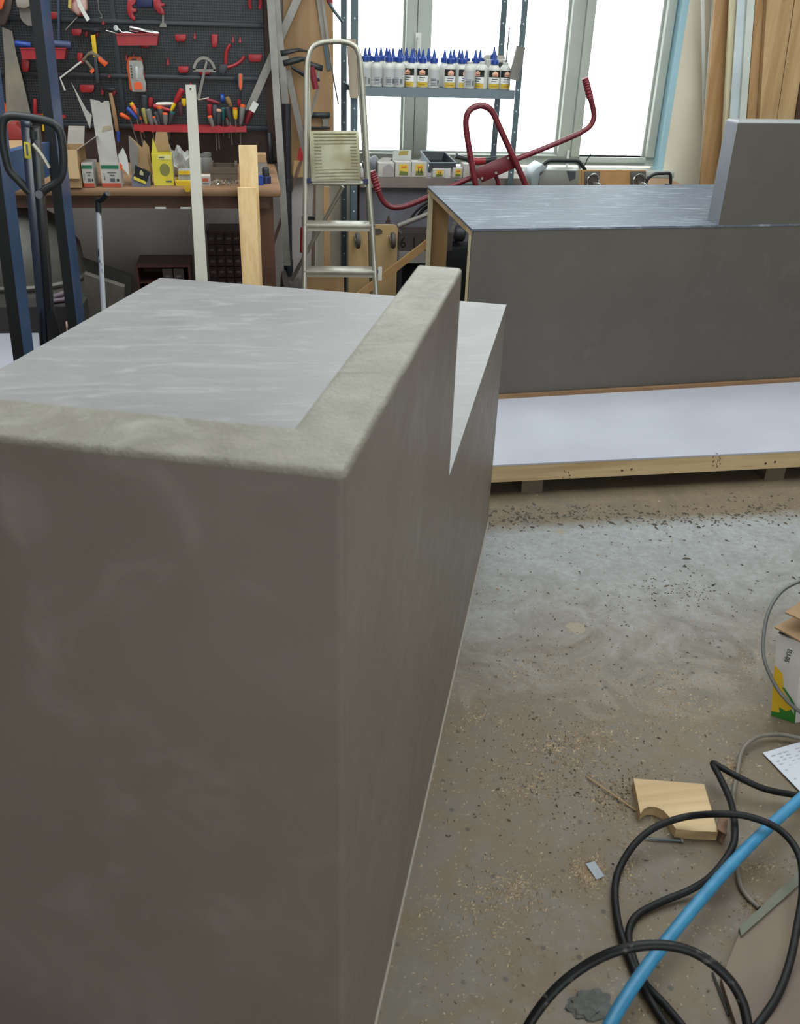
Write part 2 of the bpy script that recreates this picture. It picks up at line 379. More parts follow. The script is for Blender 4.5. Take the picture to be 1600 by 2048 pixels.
# back window: frame, two pairs of sashes, panes, handle, hinge, sill
GY = 5.62
wn = thing('window_1', None, None, ((X0+X1)/2, 5.6, Z0)); wn['kind'] = 'structure'
def gx(px, py): return at_y(px,py,GY).x
gz_a = at_y(1100,308,GY).z; gz_b = at_y(1250,324,GY).z
g1 = (at_y(668,200,GY).x-.06, at_y(804,250,GY).x); g2 = (at_y(851,250,GY).x, at_y(1116,250,GY).x); g3 = (at_y(1156,280,GY).x, at_y(1290,280,GY).x)
bm = BM()
box_add(bm, X0, X1, 5.58, 5.68, Z0, Z0+.05); box_add(bm, X0, X1, 5.58, 5.68, Z1-.05, Z1)
box_add(bm, X0, X0+.04, 5.58, 5.68, Z0+.05, Z1-.05); box_add(bm, g3[1]+.05, X1, 5.58, 5.68, Z0+.05, Z1-.05)
mx = (g2[1]+g3[0])/2; box_add(bm, mx-.012, mx+.012, 5.58, 5.68, Z0+.05, Z1-.05)
link('frame', bm, M_PVC, wn)
def sash(a, b, la, rb, z0, z1, gzz):
    bm = BM()
    box_add(bm, la, a, 5.56, 5.66, z0, z1); box_add(bm, b, rb, 5.56, 5.66, z0, z1)
    box_add(bm, a, b, 5.56, 5.66, z0, gzz); box_add(bm, a, b, 5.56, 5.66, z1-.07, z1)
    bevel(bm, .006, 2)
    s = link('sash', bm, M_PVC, wn, True)
    box('pane', a-.005, b+.005, GY, GY+.02, gzz-.005, z1-.065, M_GLASS, s)
    bm = BM()
    for (p,q,r_,t) in ((a,a+.012,gzz,z1-.07),(b-.012,b,gzz,z1-.07),(a+.012,b-.012,gzz,gzz+.012)): box_add(bm, p,q,GY-.012,GY,r_,t)
    link('glazing_bead', bm, M_PVC, s)
    return s
m12 = (g1[1]+g2[0])/2-.01
sash(g1[0], g1[1], X0+.04, m12, Z0+.05, Z1-.05, gz_a)
s2 = sash(g2[0], g2[1], m12+.003, mx-.012, Z0+.05, Z1-.05, gz_a)
sash(g3[0], g3[1], mx+.012, g3[1]+.05, Z0+.05, Z1-.05, gz_b)
h = at_y(836,80,5.555)
bm = BM(); box_add(bm, h.x-.016, h.x+.016, 5.545, 5.56, h.z-.05, h.z+.035); tube_add(bm, [(h.x,5.545,h.z+.01),(h.x,5.51,h.z+.01),(h.x,5.505,h.z-.12)], .011, 8); link('handle', bm, M_CREAM, wn, True)
h = at_y(1134,318,5.56); lathe('hinge', [(.009,-.05),(.009,.05)], (h.x,5.55,h.z), M_CREAM, wn, seg=8)
struct(box('trim_1', X0-.02, X1+.06, 5.42, 5.6, Z0-.045, Z0-.012, M_PVC, bev=.004))
JX = at_y(1345,170,5.5).x
struct(box('trim_2', g3[1]+.055, JX+.02, 5.495, 5.6, Z0-.012, Z1, mat('pale_blue_reveal','a9cfdc',.6)))
# ---------------------------------------------------------------- THE NEAR RECEPTION DESK
H1, H2 = .753, 1.14
N = V((.073,.736,0)); R = V((.75,2.632,0)); LF = V((-.296,2.992,0))
eu = (R-N).normalized(); ev = (LF-R).normalized(); LU = (R-N).length; LV = (LF-R).length
def uv(u, v, z=0): return N + eu*u + ev*v + V((0,0,z))
def round_corner(u, v, su, sv, r, n=4):
    """points round the corner (u,v); su,sv the inward directions"""
    return [uv(u + su*r*(1-math.sin(a)), v + sv*r*(1-math.cos(a))) for a in [PI/2*k/n for k in range(n+1)]]
desk = thing('reception_desk', 'grey cement coated reception desk in the foreground with raised front ledge', 'desk', N)
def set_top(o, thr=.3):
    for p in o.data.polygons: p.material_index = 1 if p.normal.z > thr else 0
bm = BM()
fp = round_corner(0,0,1,1,.008) + [uv(0,LV), uv(LU,LV), uv(LU,0)]
prism_add(bm, [p+V((0,0,.0035)) for p in fp], (0,0,H1-.0035))
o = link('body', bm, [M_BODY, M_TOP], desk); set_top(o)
bm = BM()
tf, tr, un = .0895, .0755, .804
fp = round_corner(0,0,1,1,.008) + [uv(0,LV), uv(tf,LV), uv(tf,tr), uv(un,tr), uv(un,0)]
prism_add(bm, [p+V((0,0,H1)) for p in fp], (0,0,H2-H1))
bmesh.ops.recalc_face_normals(bm, faces=bm.faces)
es = [e for e in bm.edges if all(abs(v.co.z-H2)<1e-4 for v in e.verts)]
bmesh.ops.bevel(bm, geom=es, offset=.017, segments=5, profile=.5, affect='EDGES', clamp_overlap=True)
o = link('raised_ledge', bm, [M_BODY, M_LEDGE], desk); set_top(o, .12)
for p in o.data.polygons: p.use_smooth = p.normal.z > .05 and p.normal.z < .97
bm = BM(); q = [uv(.004,-.004), uv(LU-.004,-.004), uv(LU-.004,.03), uv(.004,.03)]
prism_add(bm, q, (0,0,.0035)); tag(link('base_sheet', bm, mat('pale_edge','8a8276',.6), desk), 'thin pale sheet under the desk edge')
# ---------------------------------------------------------------- THE FAR RECEPTION DESK
T2 = .815; B2 = .062
A = at_z(945,458,T2); B = at_z(1437,450,T2); D = at_z(855,372,T2)
ex = (B-A).normalized(); ed = (D-A); dl = ed.length; ed.normalize(); LX = 2.7
def pq(s, t, z): p = A + ex*s + ed*t; return V((p.x,p.y,z))
def pbox(name, s0,s1,t0,t1,z0,z1, mt, par, bev=0): return prism(name, [pq(s0,t0,z0),pq(s1,t0,z0),pq(s1,t1,z0),pq(s0,t1,z0)], (0,0,z1-z0), mt, par, bev)
d2 = thing('reception_desk', 'dark grey cement coated reception desk under the window with open wooden left end', 'desk', pq(0,0,B2))
pbox('front_panel', 0,LX,0,.012,B2,T2-.008,M_BODY2,d2)
pbox('top_panel', -.002,LX,-.002,dl,T2-.008,T2,M_TOP2,d2)
pbox('top_board', 0,LX,.012,dl,T2-.03,T2-.008,M_PINEX,d2)
pbox('front_stud', .0,.03,.014,.034,B2,T2-.03,M_PINEP,d2)
pbox('front_stud', .0,.045,.04,.058,B2,T2-.03,M_PINEP,d2)
pbox('back_post', .004,.105,dl-.03,dl-.008,B2,T2-.03,M_PLY,d2)
pbox('back_stud', .0,.02,dl-.052,dl-.031,B2,T2-.03,M_PINEP,d2)
pbox('back_post', 1.3,1.4,dl-.03,dl-.008,B2,T2-.03,M_PLY,d2)
sB = (B-A).length; T3 = 1.2
bm = BM(); prism_add(bm, [pq(sB,0,T2),pq(LX,0,T2),pq(LX,.10,T2),pq(sB,.10,T2)], (0,0,T3-T2))
bmesh.ops.recalc_face_normals(bm, faces=bm.faces)
bmesh.ops.bevel(bm, geom=[e for e in bm.edges if all(abs(v.co.z-T3)<1e-4 for v in e.verts)], offset=.012, segments=4, profile=.5, affect='EDGES')
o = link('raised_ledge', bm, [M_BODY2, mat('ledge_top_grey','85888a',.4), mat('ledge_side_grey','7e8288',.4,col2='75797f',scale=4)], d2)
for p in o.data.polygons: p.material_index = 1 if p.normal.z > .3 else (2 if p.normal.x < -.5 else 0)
for s, t, lb in ((.1,.2,'front left'),(.1,dl-.25,'back left'),(1.6,.2,'front right'),(1.6,dl-.25,'back right')):
    p = pq(s,t,0); 
    o = box('wood_block', p.x, p.x+.3, p.y, p.y+.09, 0, B2, M_PINEX); tag(o, 'wooden block under the far grey desk, '+lb+' of the four', 'block', 'blocks under the far desk')
# ---------------------------------------------------------------- WHITE PANEL IN FRONT OF IT
ZP = .13
pa = at_z(987,930,ZP); pb = at_z(1600,901,ZP); e = (pb-pa).normalized()
fa = pa - e*.2; fb = pa + e*2.2
def face_y(x): p = A + ex*((x-A.x)/ex.x); return p.y
ra = V((fa.x, face_y(fa.x)-.016, ZP)); rb = V((fb.x, face_y(fb.x)-.016, ZP))
pl = thing('low_platform', 'long low white platform on a pine frame lying before the far desk', 'platform', (fa.x,fa.y,0))
prism('top_sheet', [fa+V((0,-.001,-.006)), fb+V((0,-.001,-.006)), rb+V((0,0,-.006)), ra+V((0,0,-.006))], (0,0,.006), M_WHITE, pl)
zf = at_y(985,965,pa.y).z
prism('front_board', [V((fa.x,fa.y,zf)), V((fb.x,fb.y,zf)), V((fb.x,fb.y+.02,zf)), V((fa.x,fa.y+.02,zf))], (0,0,ZP-.006-zf), M_PINEX, pl)
prism('back_board', [V((ra.x,ra.y-.02,zf)), V((rb.x,rb.y-.02,zf)), V((rb.x,rb.y,zf)), V((ra.x,ra.y,zf))], (0,0,ZP-.006-zf), M_PINEX, pl)
for k in (0.02,.5,.98):
    p = fa.lerp(fb,k); q = ra.lerp(rb,k)
    prism('cross_board', [V((p.x-.01,p.y+.021,zf)), V((p.x+.01,p.y+.021,zf)), V((q.x+.01,q.y-.021,zf)), V((q.x-.01,q.y-.021,zf))], (0,0,ZP-.007-zf), M_PINEX, pl)
prism('back_batten', [V((ra.x,ra.y-.003,ZP)), V((rb.x,rb.y-.003,ZP)), V((rb.x,rb.y+.010,ZP)), V((ra.x,ra.y+.010,ZP))], (0,0,.016), wood('brown_batten','8a6a4a','6a4a30','X',knots=False), pl)
for px, py in ((1246,943),(1265,941),(1536,931),(1555,928)):
    p = at_y(px,py,pa.y-.0005); d = V((p.x, fa.y+(p.x-fa.x)*e.y/e.x, p.z))
    lathe('screw_hole', [(.0045,-.0012),(.0045,.0)], d, mat('hole_dark','3a2614',.8), pl, axis='Y', seg=10)
mk = BM(); random.seed(3)
for c,(w_,h_) in (((1430,925),(4,26)),((1437,924),(7,30)),((1443,922),(4,20)),((1134,951),(18,16))):
    for k in range(9):
        x = c[0]+random.uniform(-w_,w_)/2; y = c[1]+random.uniform(-h_,h_)/2
        p = at_y(x,y,pa.y); yy = fa.y+(p.x-fa.x)*e.y/e.x
        box_add(mk, p.x-.0012, p.x+.0012, yy-.0006, yy, p.z-.003, p.z+.003)
tag(link('stamp_print', mk, mat('stamp_brown','5a4632',.8), pl), 'dark ink stamp marks', kind='stuff')
for k,lb in ((.15,'leftmost'),(.55,'middle'),(.9,'rightmost')):
    p = fa.lerp(fb,k); tag(box('wood_block', p.x-.04,p.x+.04,p.y+.025,p.y+.3,0,zf,mat('dirty_block','5c5142',.8)), 'dirty block under the low white platform, '+lb+' of three', 'block', 'blocks under the low platform')
# ---------------------------------------------------------------- THINGS ON THE FLOOR
# wood offcut with half-round cut
zt = .026
pts = [at_z(x,y,zt) for x,y in ((1267,1557),(1408,1568),(1436,1664),(1394,1662),(1352,1658),(1344,1647),(1338,1633),(1327,1621),(1312,1614),(1297,1613),(1286,1619),(1281,1628))]
bm = BM(); prism_add(bm, [V((p.x,p.y,0.001)) for p in pts], (0,0,zt-.001))
tag(link('wood_offcut', bm, wood('offcut_pine','b99e76','937650','X',scale=7,knots=False)), 'pale wood offcut with a half-round cut lying on the floor', 'wood offcut')
# cardboard scrap
bm = BM()
prism_add(bm, [at_z(1436,1632,.03), at_z(1456,1640,.035), at_z(1452,1672,.028), at_z(1434,1660,.032)], (0,0,.003))
prism_add(bm, [at_z(1434,1664,.02), at_z(1454,1668,.022), at_z(1444,1690,.002), at_z(1434,1682,.002)], (0,0,.003))
prism_add(bm, [at_z(1438,1658,.0), at_z(1446,1662,.0), at_z(1444,1680,.0), at_z(1436,1676,.0)], (0,0,.028))
tag(link('cardboard_scrap', bm, mat('brown_scrap','7d5e46',.8,col2='4a3527',scale=30)), 'torn brown cardboard scrap beside the wood offcut', 'cardboard')
def fl(pts, r, lift=0): return [at_z(p[0],p[1],(p[2] if len(p)>2 else r+lift)) for p in pts]
tag(tube('power_cable', fl([(1660,1600,.03),(1590,1590,.03),(1530,1578,.04),(1480,1556,.05),(1437,1532,.05),(1426,1528,.045),(1440,1555,.05),(1462,1605,.06),(1470,1660,.07),(1462,1700,.06),(1425,1750,.04),(1380,1780,.02),(1320,1805,.012),(1275,1830,.01),(1258,1862,.012),(1262,1900,.012),(1285,1960,.01),(1330,2010,.01),(1380,2070,.01)],0),.0072,M_RUB,sm=8,seg=12),
    'black rubber cable snaking over the wood offcut and under the blue hose', 'cable')
tag(tube('power_cable', fl([(1350,2075,.01),(1300,2000,.01),(1265,1930,.011),(1240,1860,.012),(1230,1790,.012),(1238,1740,.015),(1268,1690,.035),(1310,1655,.05),(1370,1634,.055),(1440,1628,.09),(1500,1634,.095),(1560,1660,.09),(1598,1710,.08),(1605,1780,.07),(1595,1850,.06),(1578,1930,.05),(1550,2000,.04),(1500,2070,.03)],0),.0072,M_RUB,sm=8,seg=12),
    'black rubber cable forming the wide loop on the right of the floor', 'cable')
tag(tube('power_cable', fl([(1030,2110,.05),(1062,2042,.09),(1110,1980,.13),(1170,1932,.16),(1240,1900,.19),(1320,1890,.2),(1390,1906,.19),(1450,1950,.17),(1485,2005,.14),(1500,2080,.1)],0),.0082,mat('worn_black_rubber','0f0f11',.5,col2='4a4842',scale=70,contrast=(.62,.7),spec=.3),sm=8,seg=12),
    'thick worn black cable arching highest, nearest at the bottom edge', 'cable')
tag(tube('air_hose', fl([(1200,2090,.05),(1236,2020,.055),(1300,1925,.055),(1400,1800,.06),(1500,1690,.06),(1600,1598,.06),(1700,1510,.06)],0),.0115,M_HOSE,sm=6,seg=14), 'straight bright blue hose crossing the black cables', 'hose')
tag(tube('thin_cable', fl([(1640,1480,.02),(1600,1476,.02),(1560,1469,.02),(1515,1474,.02),(1485,1500,.015),(1475,1545,.008),(1466,1600,.006),(1470,1680,.006),(1478,1760,.006),(1492,1790,.006),(1518,1816,.006)],0),.005,mat('grey_cable','5c564e',.6,col2='6d665b',scale=30),sm=6), 'thin grey-brown cable curving round to a loose end on the floor', 'cable')
tag(tube('thin_cable', fl([(1650,1140,.3),(1604,1160,.3),(1562,1184,.28),(1535,1230,.24),(1526,1300,.18),(1540,1350,.14),(1568,1395,.1),(1610,1430,.06),(1660,1450,.03)],0),.0045,mat('grey_cable2','5a5a58',.5),sm=6), 'thin grey cable bowed in front of the yellow and green box', 'cable')
# slat of tape, stick, screws, paper, cement lump
tag(prism('tape_strip', [at_z(1171,1728,.003), at_z(1189,1723,.003), at_z(1209,1753,.002), at_z(1193,1760,.004)], (0,0,.0012), mat('silver_tape','7f868d',.4)), 'small piece of silver tape lying in sawdust', 'tape')
tag(tube('wood_stick', [at_z(1173,1553,.004), at_z(1220,1585,.006), at_z(1272,1621,.004)], .0016, mat('stick','9c7f56',.8), seg=6), 'thin wooden stick leaning against the offcut', 'stick')
s_ = thing('screw', 'long dark screw lying below the wood offcut', 'screw', at_z(1320,1679,0))
a_, b_ = at_z(1278,1677,.004), at_z(1362,1682,.004)
tube('shank', [a_, a_.lerp(b_,.5), b_], .0022, M_SHELF, s_, radii=[.0008,.0022,.0022], seg=8); tube('screw_head', [b_, b_+(b_-a_).normalized()*.003], .005, M_ALUD, s_, seg=10)
bm = BM()
pp = [at_z(x,y,z) for x,y,z in ((1525,1506,.004),(1600,1484,.01),(1660,1470,.012),(1680,1600,.014),(1605,1588,.006))]
prism_add(bm, pp, (0,0,.0006)); ps = link('paper_sheet', bm, M_PAPER); tag(ps, 'white printed paper sheet on the floor at the right edge', 'paper')
pc = at_z(1525,1506,.006); rr = (at_z(1605,1588,.007)-pc); cc = (at_z(1600,1484,.011)-pc)
bm = BM(); random.seed(5)
for i in range(12):
    for j in range(9):
        if random.random() < .2: continue
        p = pc + rr*(.1+i*.072) + cc*(.12+j*.16); q = p + cc*(.1*random.uniform(.5,1.2)); n_ = rr*.022
        prism_add(bm, [p,q,q+n_,p+n_], (0,0,.0006))
pr = link('print_lines', bm, mat('faint_ink','9b9da3',.8)); pr.parent = ps
bm = BM(); bmesh.ops.create_icosphere(bm, subdivisions=3, radius=1)
c = at_z(1178,2012,0)
for v in bm.verts:
    n_ = 1+.25*math.sin(9*v.co.x+3)*math.cos(8*v.co.y)+random.uniform(-.06,.06); v.co = V((v.co.x*.04*n_, v.co.y*.028*n_, max(v.co.z,-.1)*.006*n_+.001)) + c
tag(link('cement_lump', bm, M_CONC), 'flattened lump of dried grey cement near the bottom edge', 'cement lump')
# fibreboard sheets at bottom right
bd = thing('fibreboard_sheet', 'brown fibreboard sheet lying in the bottom right corner of the floor', 'board', at_z(1500,1960,0))
prism('panel', [at_z(1480,1866,.006), at_z(1600,1750,.006), at_z(1760,1650,.006), at_z(1800,2150,.006), at_z(1500,2150,.006), at_z(1440,1965,.006)], (0,0,.012), mat('brown_fibreboard','695849',.6,col2='5e4e41',scale=4), bd)
prism('green_edge_strip', [at_z(1476,1863,.012), at_z(1480,1880,.012), at_z(1606,1768,.012), at_z(1604,1742,.012)], (0,0,.012), mat('olive_edge','57574a',.6), bd)
bd = prism('fibreboard_sheet', [at_z(1430,2110,.022), at_z(1600,1945,.022), at_z(1760,1880,.022), at_z(1800,2150,.022), at_z(1460,2160,.022)], (0,0,.012), mat('reddish_fibreboard','624f42',.6,col2='56453a',scale=4)); tag(bd, 'second fibreboard sheet on top of the first, at the very corner', 'board')
tag(tube('cable_tie', [at_z(1425,1945,.004), at_z(1440,1985,.004), at_z(1457,2030,.004)], .002, M_BLKPL, seg=6), 'thin black strip on the floor beside the fibreboard', 'strip')
# printed box at the right edge
bx = thing('printed_box', 'white box with yellow and green print and torn cardboard flaps at the right edge', 'box', at_z(1575,1440,0))
f0 = at_z(1542,1430,0); f1 = at_z(1590,1446,0); hz = at_z(1542,1430,0)
c0 = f0; c1 = f1; c2 = f1+V((.26,.03,0)); c3 = f0+V((.27,.12,0)); hh = .25
LN = -.045
prism('carton', [c0,c1,c2,c3], (LN,0.0,hh), M_CARDW, bx)
n01 = (c1-c0).cross(V((0,0,1))).normalized()*.0015
def onface(s, z, off=1.0): return c0 + (c1-c0)*s + V((LN*z/hh,0,z)) + n01*off
prism('yellow_print', [onface(0,.01), onface(.9,.01), onface(.8,.055), onface(.45,.085), onface(.35,.14), onface(0,.16)], -n01*.3, mat('box_yellow','c79f1e',.5), bx)
prism('green_print', [onface(0,.0,1.3), onface(1,.0,1.3), onface(1,.02,1.3), onface(.8,.04,1.3), onface(.6,.03,1.3), onface(.3,.035,1.3), onface(.35,.018,1.3), onface(0,.015,1.3)], -n01*.2, mat('box_green','2c6a24',.5), bx)
bm = BM(); prev = None
for k in range(9):
    t = k/8; s = .35+.6*math.sin(t*PI*.55); z = .1-.08*t
    cur = (onface(s,z,1.4), onface(min(s+.12,1),z,1.4))
    if prev: prism_add(bm, [prev[0],prev[1],cur[1],cur[0]], -n01*.2)
    prev = cur
link('green_stripe', bm, mat('box_green','2c6a24',.5), bx)
lettering('EU-05', .015, onface(.5,.2,1.6), M_BLKINK, bx, rot=(PI/2,PI/2,math.atan2((c1-c0).y,(c1-c0).x)))
tp = V((LN,0,hh))
prism('flap', [c0+tp+V((-.012,0,.02)), c1+tp+V((-.01,-.03,.012)), c2+tp+V((.02,0,.03)), c3+tp+V((0,0,.045))], (0,0,.004), mat('box_flap','84694c',.8,col2='75593e',scale=9), bx)
prism('flap', [c0+tp+V((.005,.0,.06)), c1+tp+V((.02,-.01,.045)), c2+tp+V((.02,.02,.09)), c3+tp+V((0.02,.03,.1))], (0,0,.004), mat('box_flap','84694c',.8), bx)
prism('dark_gap', [c0+tp+V((.006,.004,0)), c1+tp+V((.004,.004,0)), c2+tp+V((-.01,.0,0)), c3+tp], (0,0,.012), M_BLKPL, bx)
# sawdust, shavings and crumbs
def scatter(name, label, cat, clusters, mt, n_tot, s0, s1, flat, seed):
    random.seed(seed); vs = []; fs = []
    wsum = sum(c[4] for c in clusters)
    for (px,py,rx,ry,wt) in clusters:
        for _ in range(int(n_tot*wt/wsum)):
            if rx < 0: x = random.uniform(px+rx, px-rx); y = random.uniform(py-abs(ry), py+abs(ry))
            else: x = random.gauss(px,rx); y = random.gauss(py,ry)
            if y < 985: continue
            p = at_z(x,y,0)
            rel = p - N; u_, v_ = rel.dot(eu), rel.dot(ev)
            if -.03 < u_ < LU+.02 and -.02 < v_ < LV: continue
            s = random.uniform(s0,s1)*random.choice((.6,1,1,1.5)); a = random.uniform(0,2*PI); lo = s*random.uniform(.5,1.5); wi = s*.5; h = s*flat*random.uniform(.4,1.2)
            ca, sa = math.cos(a), math.sin(a); b = len(vs); bend = random.uniform(-.5,.5)*wi
            for (dx,dy,dz) in ((-lo,-wi*.5,0),(-lo*.2,-wi+bend,0),(lo,-wi*.3,0),(lo*.8,wi*.5,0),(0,wi+bend,0),(-lo*.7,wi*.3,0),(-lo*.3,bend*.5,h),(lo*.4,bend*.3,h*.8)):
                vs.append((p.x+dx*ca-dy*sa, p.y+dx*sa+dy*ca, .0004+dz))
            for f in ((0,1,6),(1,2,7,6),(2,3,7),(3,4,6,7),(4,5,6),(5,0,6)): fs.append(tuple(b+i for i in f))
    me = bpy.data.meshes.new(name); me.from_pydata(vs,[],fs); me.materials.append(mt)
    o = bpy.data.objects.new(name, me); COL.objects.link(o); tag(o, label, cat, kind='stuff')
scatter('wood_shavings', 'pale wood shavings and sawdust strewn over the floor', 'shavings',
    [(1300,1500,-320,540,5),(1115,1490,40,12,2),(1150,1510,60,30,3),(1200,1470,40,18,1.5),(1060,1570,40,18,2),(1240,1600,35,25,3.5),(1180,1745,18,14,5),(1040,1780,40,16,2),(980,1800,60,60,2),(1380,1440,60,40,2),
     (1350,1370,50,20,1),(1500,1330,40,25,1.2),(1260,1720,12,40,1.5),(1320,1410,60,40,1.5),(1465,1540,8,14,2),(1100,1340,60,20,1.2),(1530,1735,30,12,1),(900,1900,60,80,1),(960,1440,40,12,1.2),(1500,1810,15,8,.6)],
    mat('shaving_tan','b09c80',.8,col2='8a7861',scale=30), 7500, .0011,.0034,.8,11)
scatter('floor_crumbs', 'dark crumbs strewn along the floor before the low platform', 'crumbs',
    [(1300,1030,-330,22,4),(1150,1028,60,8,3),(1350,1035,60,10,2.5),(1530,1015,40,12,2),(1040,1040,40,10,2),(1430,1130,-170,60,.8)],
    mat('crumb_dark','38332d',.85,col2='4e483a',scale=30), 520, .0035,.008,.5,12)
scatter('floor_grit', 'fine dark grit scattered over the middle and near floor', 'grit',
    [(1250,1200,-320,160,3),(1180,1560,120,60,2),(1100,1500,80,80,2),(1350,1180,50,20,1),(1150,1700,-350,330,2),(1240,1590,40,20,1)],
    mat('grit_brown','453b30',.85,col2='6b5e4a',scale=30), 1500, .0011,.0034,.9,13)
# ---------------------------------------------------------------- WORKBENCH ON THE LEFT
BZ = .85
bf0 = at_z(240,375,BZ); bf1 = at_z(558,379,BZ); BFY = 4.1
wb = thing('workbench', 'old brown wooden workbench along the left of the back wall', 'workbench', (-.6,4.4,0))
BX1 = bf1.x+.01
prism('bench_top', [(-1.9,BFY,BZ-.035),(BX1,BFY,BZ-.035),(BX1,4.86,BZ-.035),(-1.9,4.86,BZ-.035)], (0,0,.035), M_BENCHTOP, wb, bev=.012)
az = at_y(400,417,BFY+.03).z
box('apron', -1.85, BX1-.05, BFY+.03, BFY+.055, az, BZ-.036, M_BENCH, wb)
lx = at_y(532,450,BFY+.03).x
box('leg', lx-.03, lx+.035, BFY+.056, BFY+.13, 0, BZ-.036, M_BENCH, wb)
box('leg', lx-.03, lx+.035, 4.7, 4.77, 0, BZ-.036, M_BENCH, wb)
box('leg', -1.8, -1.73, BFY+.056, BFY+.13, 0, BZ-.036, M_BENCH, wb); box('leg', -1.8, -1.73, 4.7, 4.77, 0, BZ-.036, M_BENCH, wb)
for x,y in ((322,417),(372,417)):
    p = at_y(x,y,BFY+.05); box('chipped_edge', p.x-.022,p.x+.022,BFY+.028,BFY+.03,az-.002,az+.006,M_CREAM,wb)
WY = 4.95
bb = thing('backboard', 'dark brown wooden backboard behind the black tool panels', 'backboard', (-.6,4.97,BZ))
box('board', -1.9, .15, WY+.012, 4.995, BZ-.01, 2.2, M_DKWOOD, bb)
vplank('edge_board', 527,545,0, 534,556,256, WY+.01, BZ+.002, 2.2, -.02, M_DKWOOD, bb)
# perforated panels
pg = thing('pegboard', 'black perforated steel tool wall with horizontal rails', 'pegboard', (-.6,WY,1))
zr = [at_y(380,47,WY).z, at_y(380,155,WY).z, at_y(380,254,WY).z]
xl, xm0, xm1, xr = -1.85, at_y(222,25,WY).x, at_y(231,25,WY).x, at_y(526,25,WY).x
zz = [2.15]+zr
for i in range(3):
    zt_, zb_ = zz[i]-(.012 if i else 0), zz[i+1]+.012
    box('perforated_panel', xl, xm0, WY, WY+.01, zb_, zt_, M_PEG, pg)
    box('perforated_panel', xm1, xr, WY, WY+.01, zb_, zt_, M_PEG, pg)
M_RAIL = mat('rail_grey','33353a',.35,.3)
for z in zr: box('rail', xl, xr+.003, WY-.012, WY+.01, z-.011, z+.011, M_RAIL, pg, bev=.002)
box('post', xm0+.001, xm1-.001, WY-.006, WY+.009, zr[2]+.012, 2.15, M_RAIL, pg)
TY = WY-.03      # tools hang here
def holder(x0,y0,x1,y1,label,kind=0):
    if kind == 1:   # small pointed hook
        t = plate('tool_hook', [((x0+x1)/2,y0),(x1,y1-2),((x0+x1)/2,y1),(x0,y1-2)], TY+.005, .024, M_RED)
    else:
        w_ = (x1-x0)*.14
        t = plate('tool_holder', [(x0,y0),(x1,y0),(x1,y0+(y1-y0)*.6),(x1-w_,y1),(x0+w_,y1),(x0,y0+(y1-y0)*.6)], TY, .029, M_RED, bev=.002)
    tag(t, label, 'tool holder', 'red holders on the tool wall'); return t
for a in [(100,24,117,38,'red holder behind the blue steel post, top left'),(143,58,163,71,'empty red holder left of the yellow hammer head'),(154,106,165,123,'narrow red holder above the joint of the folding key tool'),
          (43,119,58,144,'tall red holder beside the large saw blade'),(159,170,188,185,'wide red holder below the yellow hammer'),(202,176,208,190,'small red holder left under the wooden hammer head'),(222,180,231,191,'small red holder right under the wooden hammer head'),
          (350,69,372,83,'wide shallow red holder in middle of the second row'),(423,69,435,95,'tall red holder right of the middle in the second row'),(497,109,524,124,'square red holder at the right end of the second row'),
          (356,133,377,146,'shallow red holder left of the protractor'),(169,60,175,73,'slim red holder left under the yellow hammer head'),(189,60,197,73,'slim red holder right under the yellow hammer head'),
          (398,143,420,150,'flat red holder beneath the protractor'),(440,130,452,138,'little red holder gripping the spread pliers'),(281,90,298,96,'red clip under the long red tray')]: holder(*a)
for a in [(387,64,392,78,'tiny red hook beside the wide shallow holder'),(463,70,469,86,'left of the paired tiny red hooks, upper right'),(477,70,483,86,'right of the paired tiny red hooks, upper right'),(333,115,339,131,'tiny red hook right of the drill bit case'),
          (203,40,210,50,'tiny red hook on the top rail'),(215,148,221,156,'tiny red hook on the middle rail'),(250,105,256,122,'tiny red hook left above the drill bit case'),(264,105,270,118,'tiny red hook holding the drill bit case'),(378,164,384,172,'tiny red hook at the top of the white batten')]: holder(*a,kind=1)
def wp(x,y,d=0): return at_y(x,y,TY-d)
def tool(name,label,cat,x,y,group=None): return thing(name,label,cat,wp(x,y),group)
# red trays
def tray(x0,y0,x1,y1,label):
    t = tool('tool_tray',label,'tray',(x0+x1)/2,y1); a,b,c,d = wp(x0,y0),wp(x1,y0),wp(x1-3,y1),wp(x0+3,y1); dep = V((0,-.075,0)); 
    th = .003
    prism('front', [a+dep,b+dep,c+dep,d+dep],(0,th,0),M_RED,t)
    prism('back', [a,b,c,d],(0,-th,0),M_RED,t)
    prism('side', [a+V((0,-.004,0)),d+V((0,-.004,0)),d+dep+V((0,.004,0)),a+dep+V((0,.004,0))],(th,0,0),M_RED,t)
    prism('side', [b+V((0,-.004,0)),c+V((0,-.004,0)),c+dep+V((0,.004,0)),b+dep+V((0,.004,0))],(-th,0,0),M_RED,t)
    prism('bottom', [d+V((th,-.004,0)),c+V((-th,-.004,0)),c+dep+V((-th,.004,0)),d+dep+V((th,.004,0))],(0,0,.003),M_RED,t)
    prism('rim', [a+dep+V((-.002,-.004,0)),b+dep+V((.002,-.004,0)),b+dep+V((.002,-.0005,0)),a+dep+V((-.002,-.0005,0))],(0,0,.006),M_RED,t)
    return t
tray(48,97,137,117,'red plastic tray on the left with a blue cylinder in it')
tray(236,69,319,90,'long red plastic tray holding chrome wrenches')
def seg(name,x0,y0,x1,y1,r,mt,par,d=.02,r1=None,sq=1,n=10,d1=None):
    a,b = wp(x0,y0,d), wp(x1,y1,d if d1 is None else d1); r1 = r if r1 is None else r1
    return tube(name,[a,a.lerp(b,.06),a.lerp(b,.94),b],r,mt,par,seg=n,radii=[r*.8,r,r1,r1*.8],sq=sq)
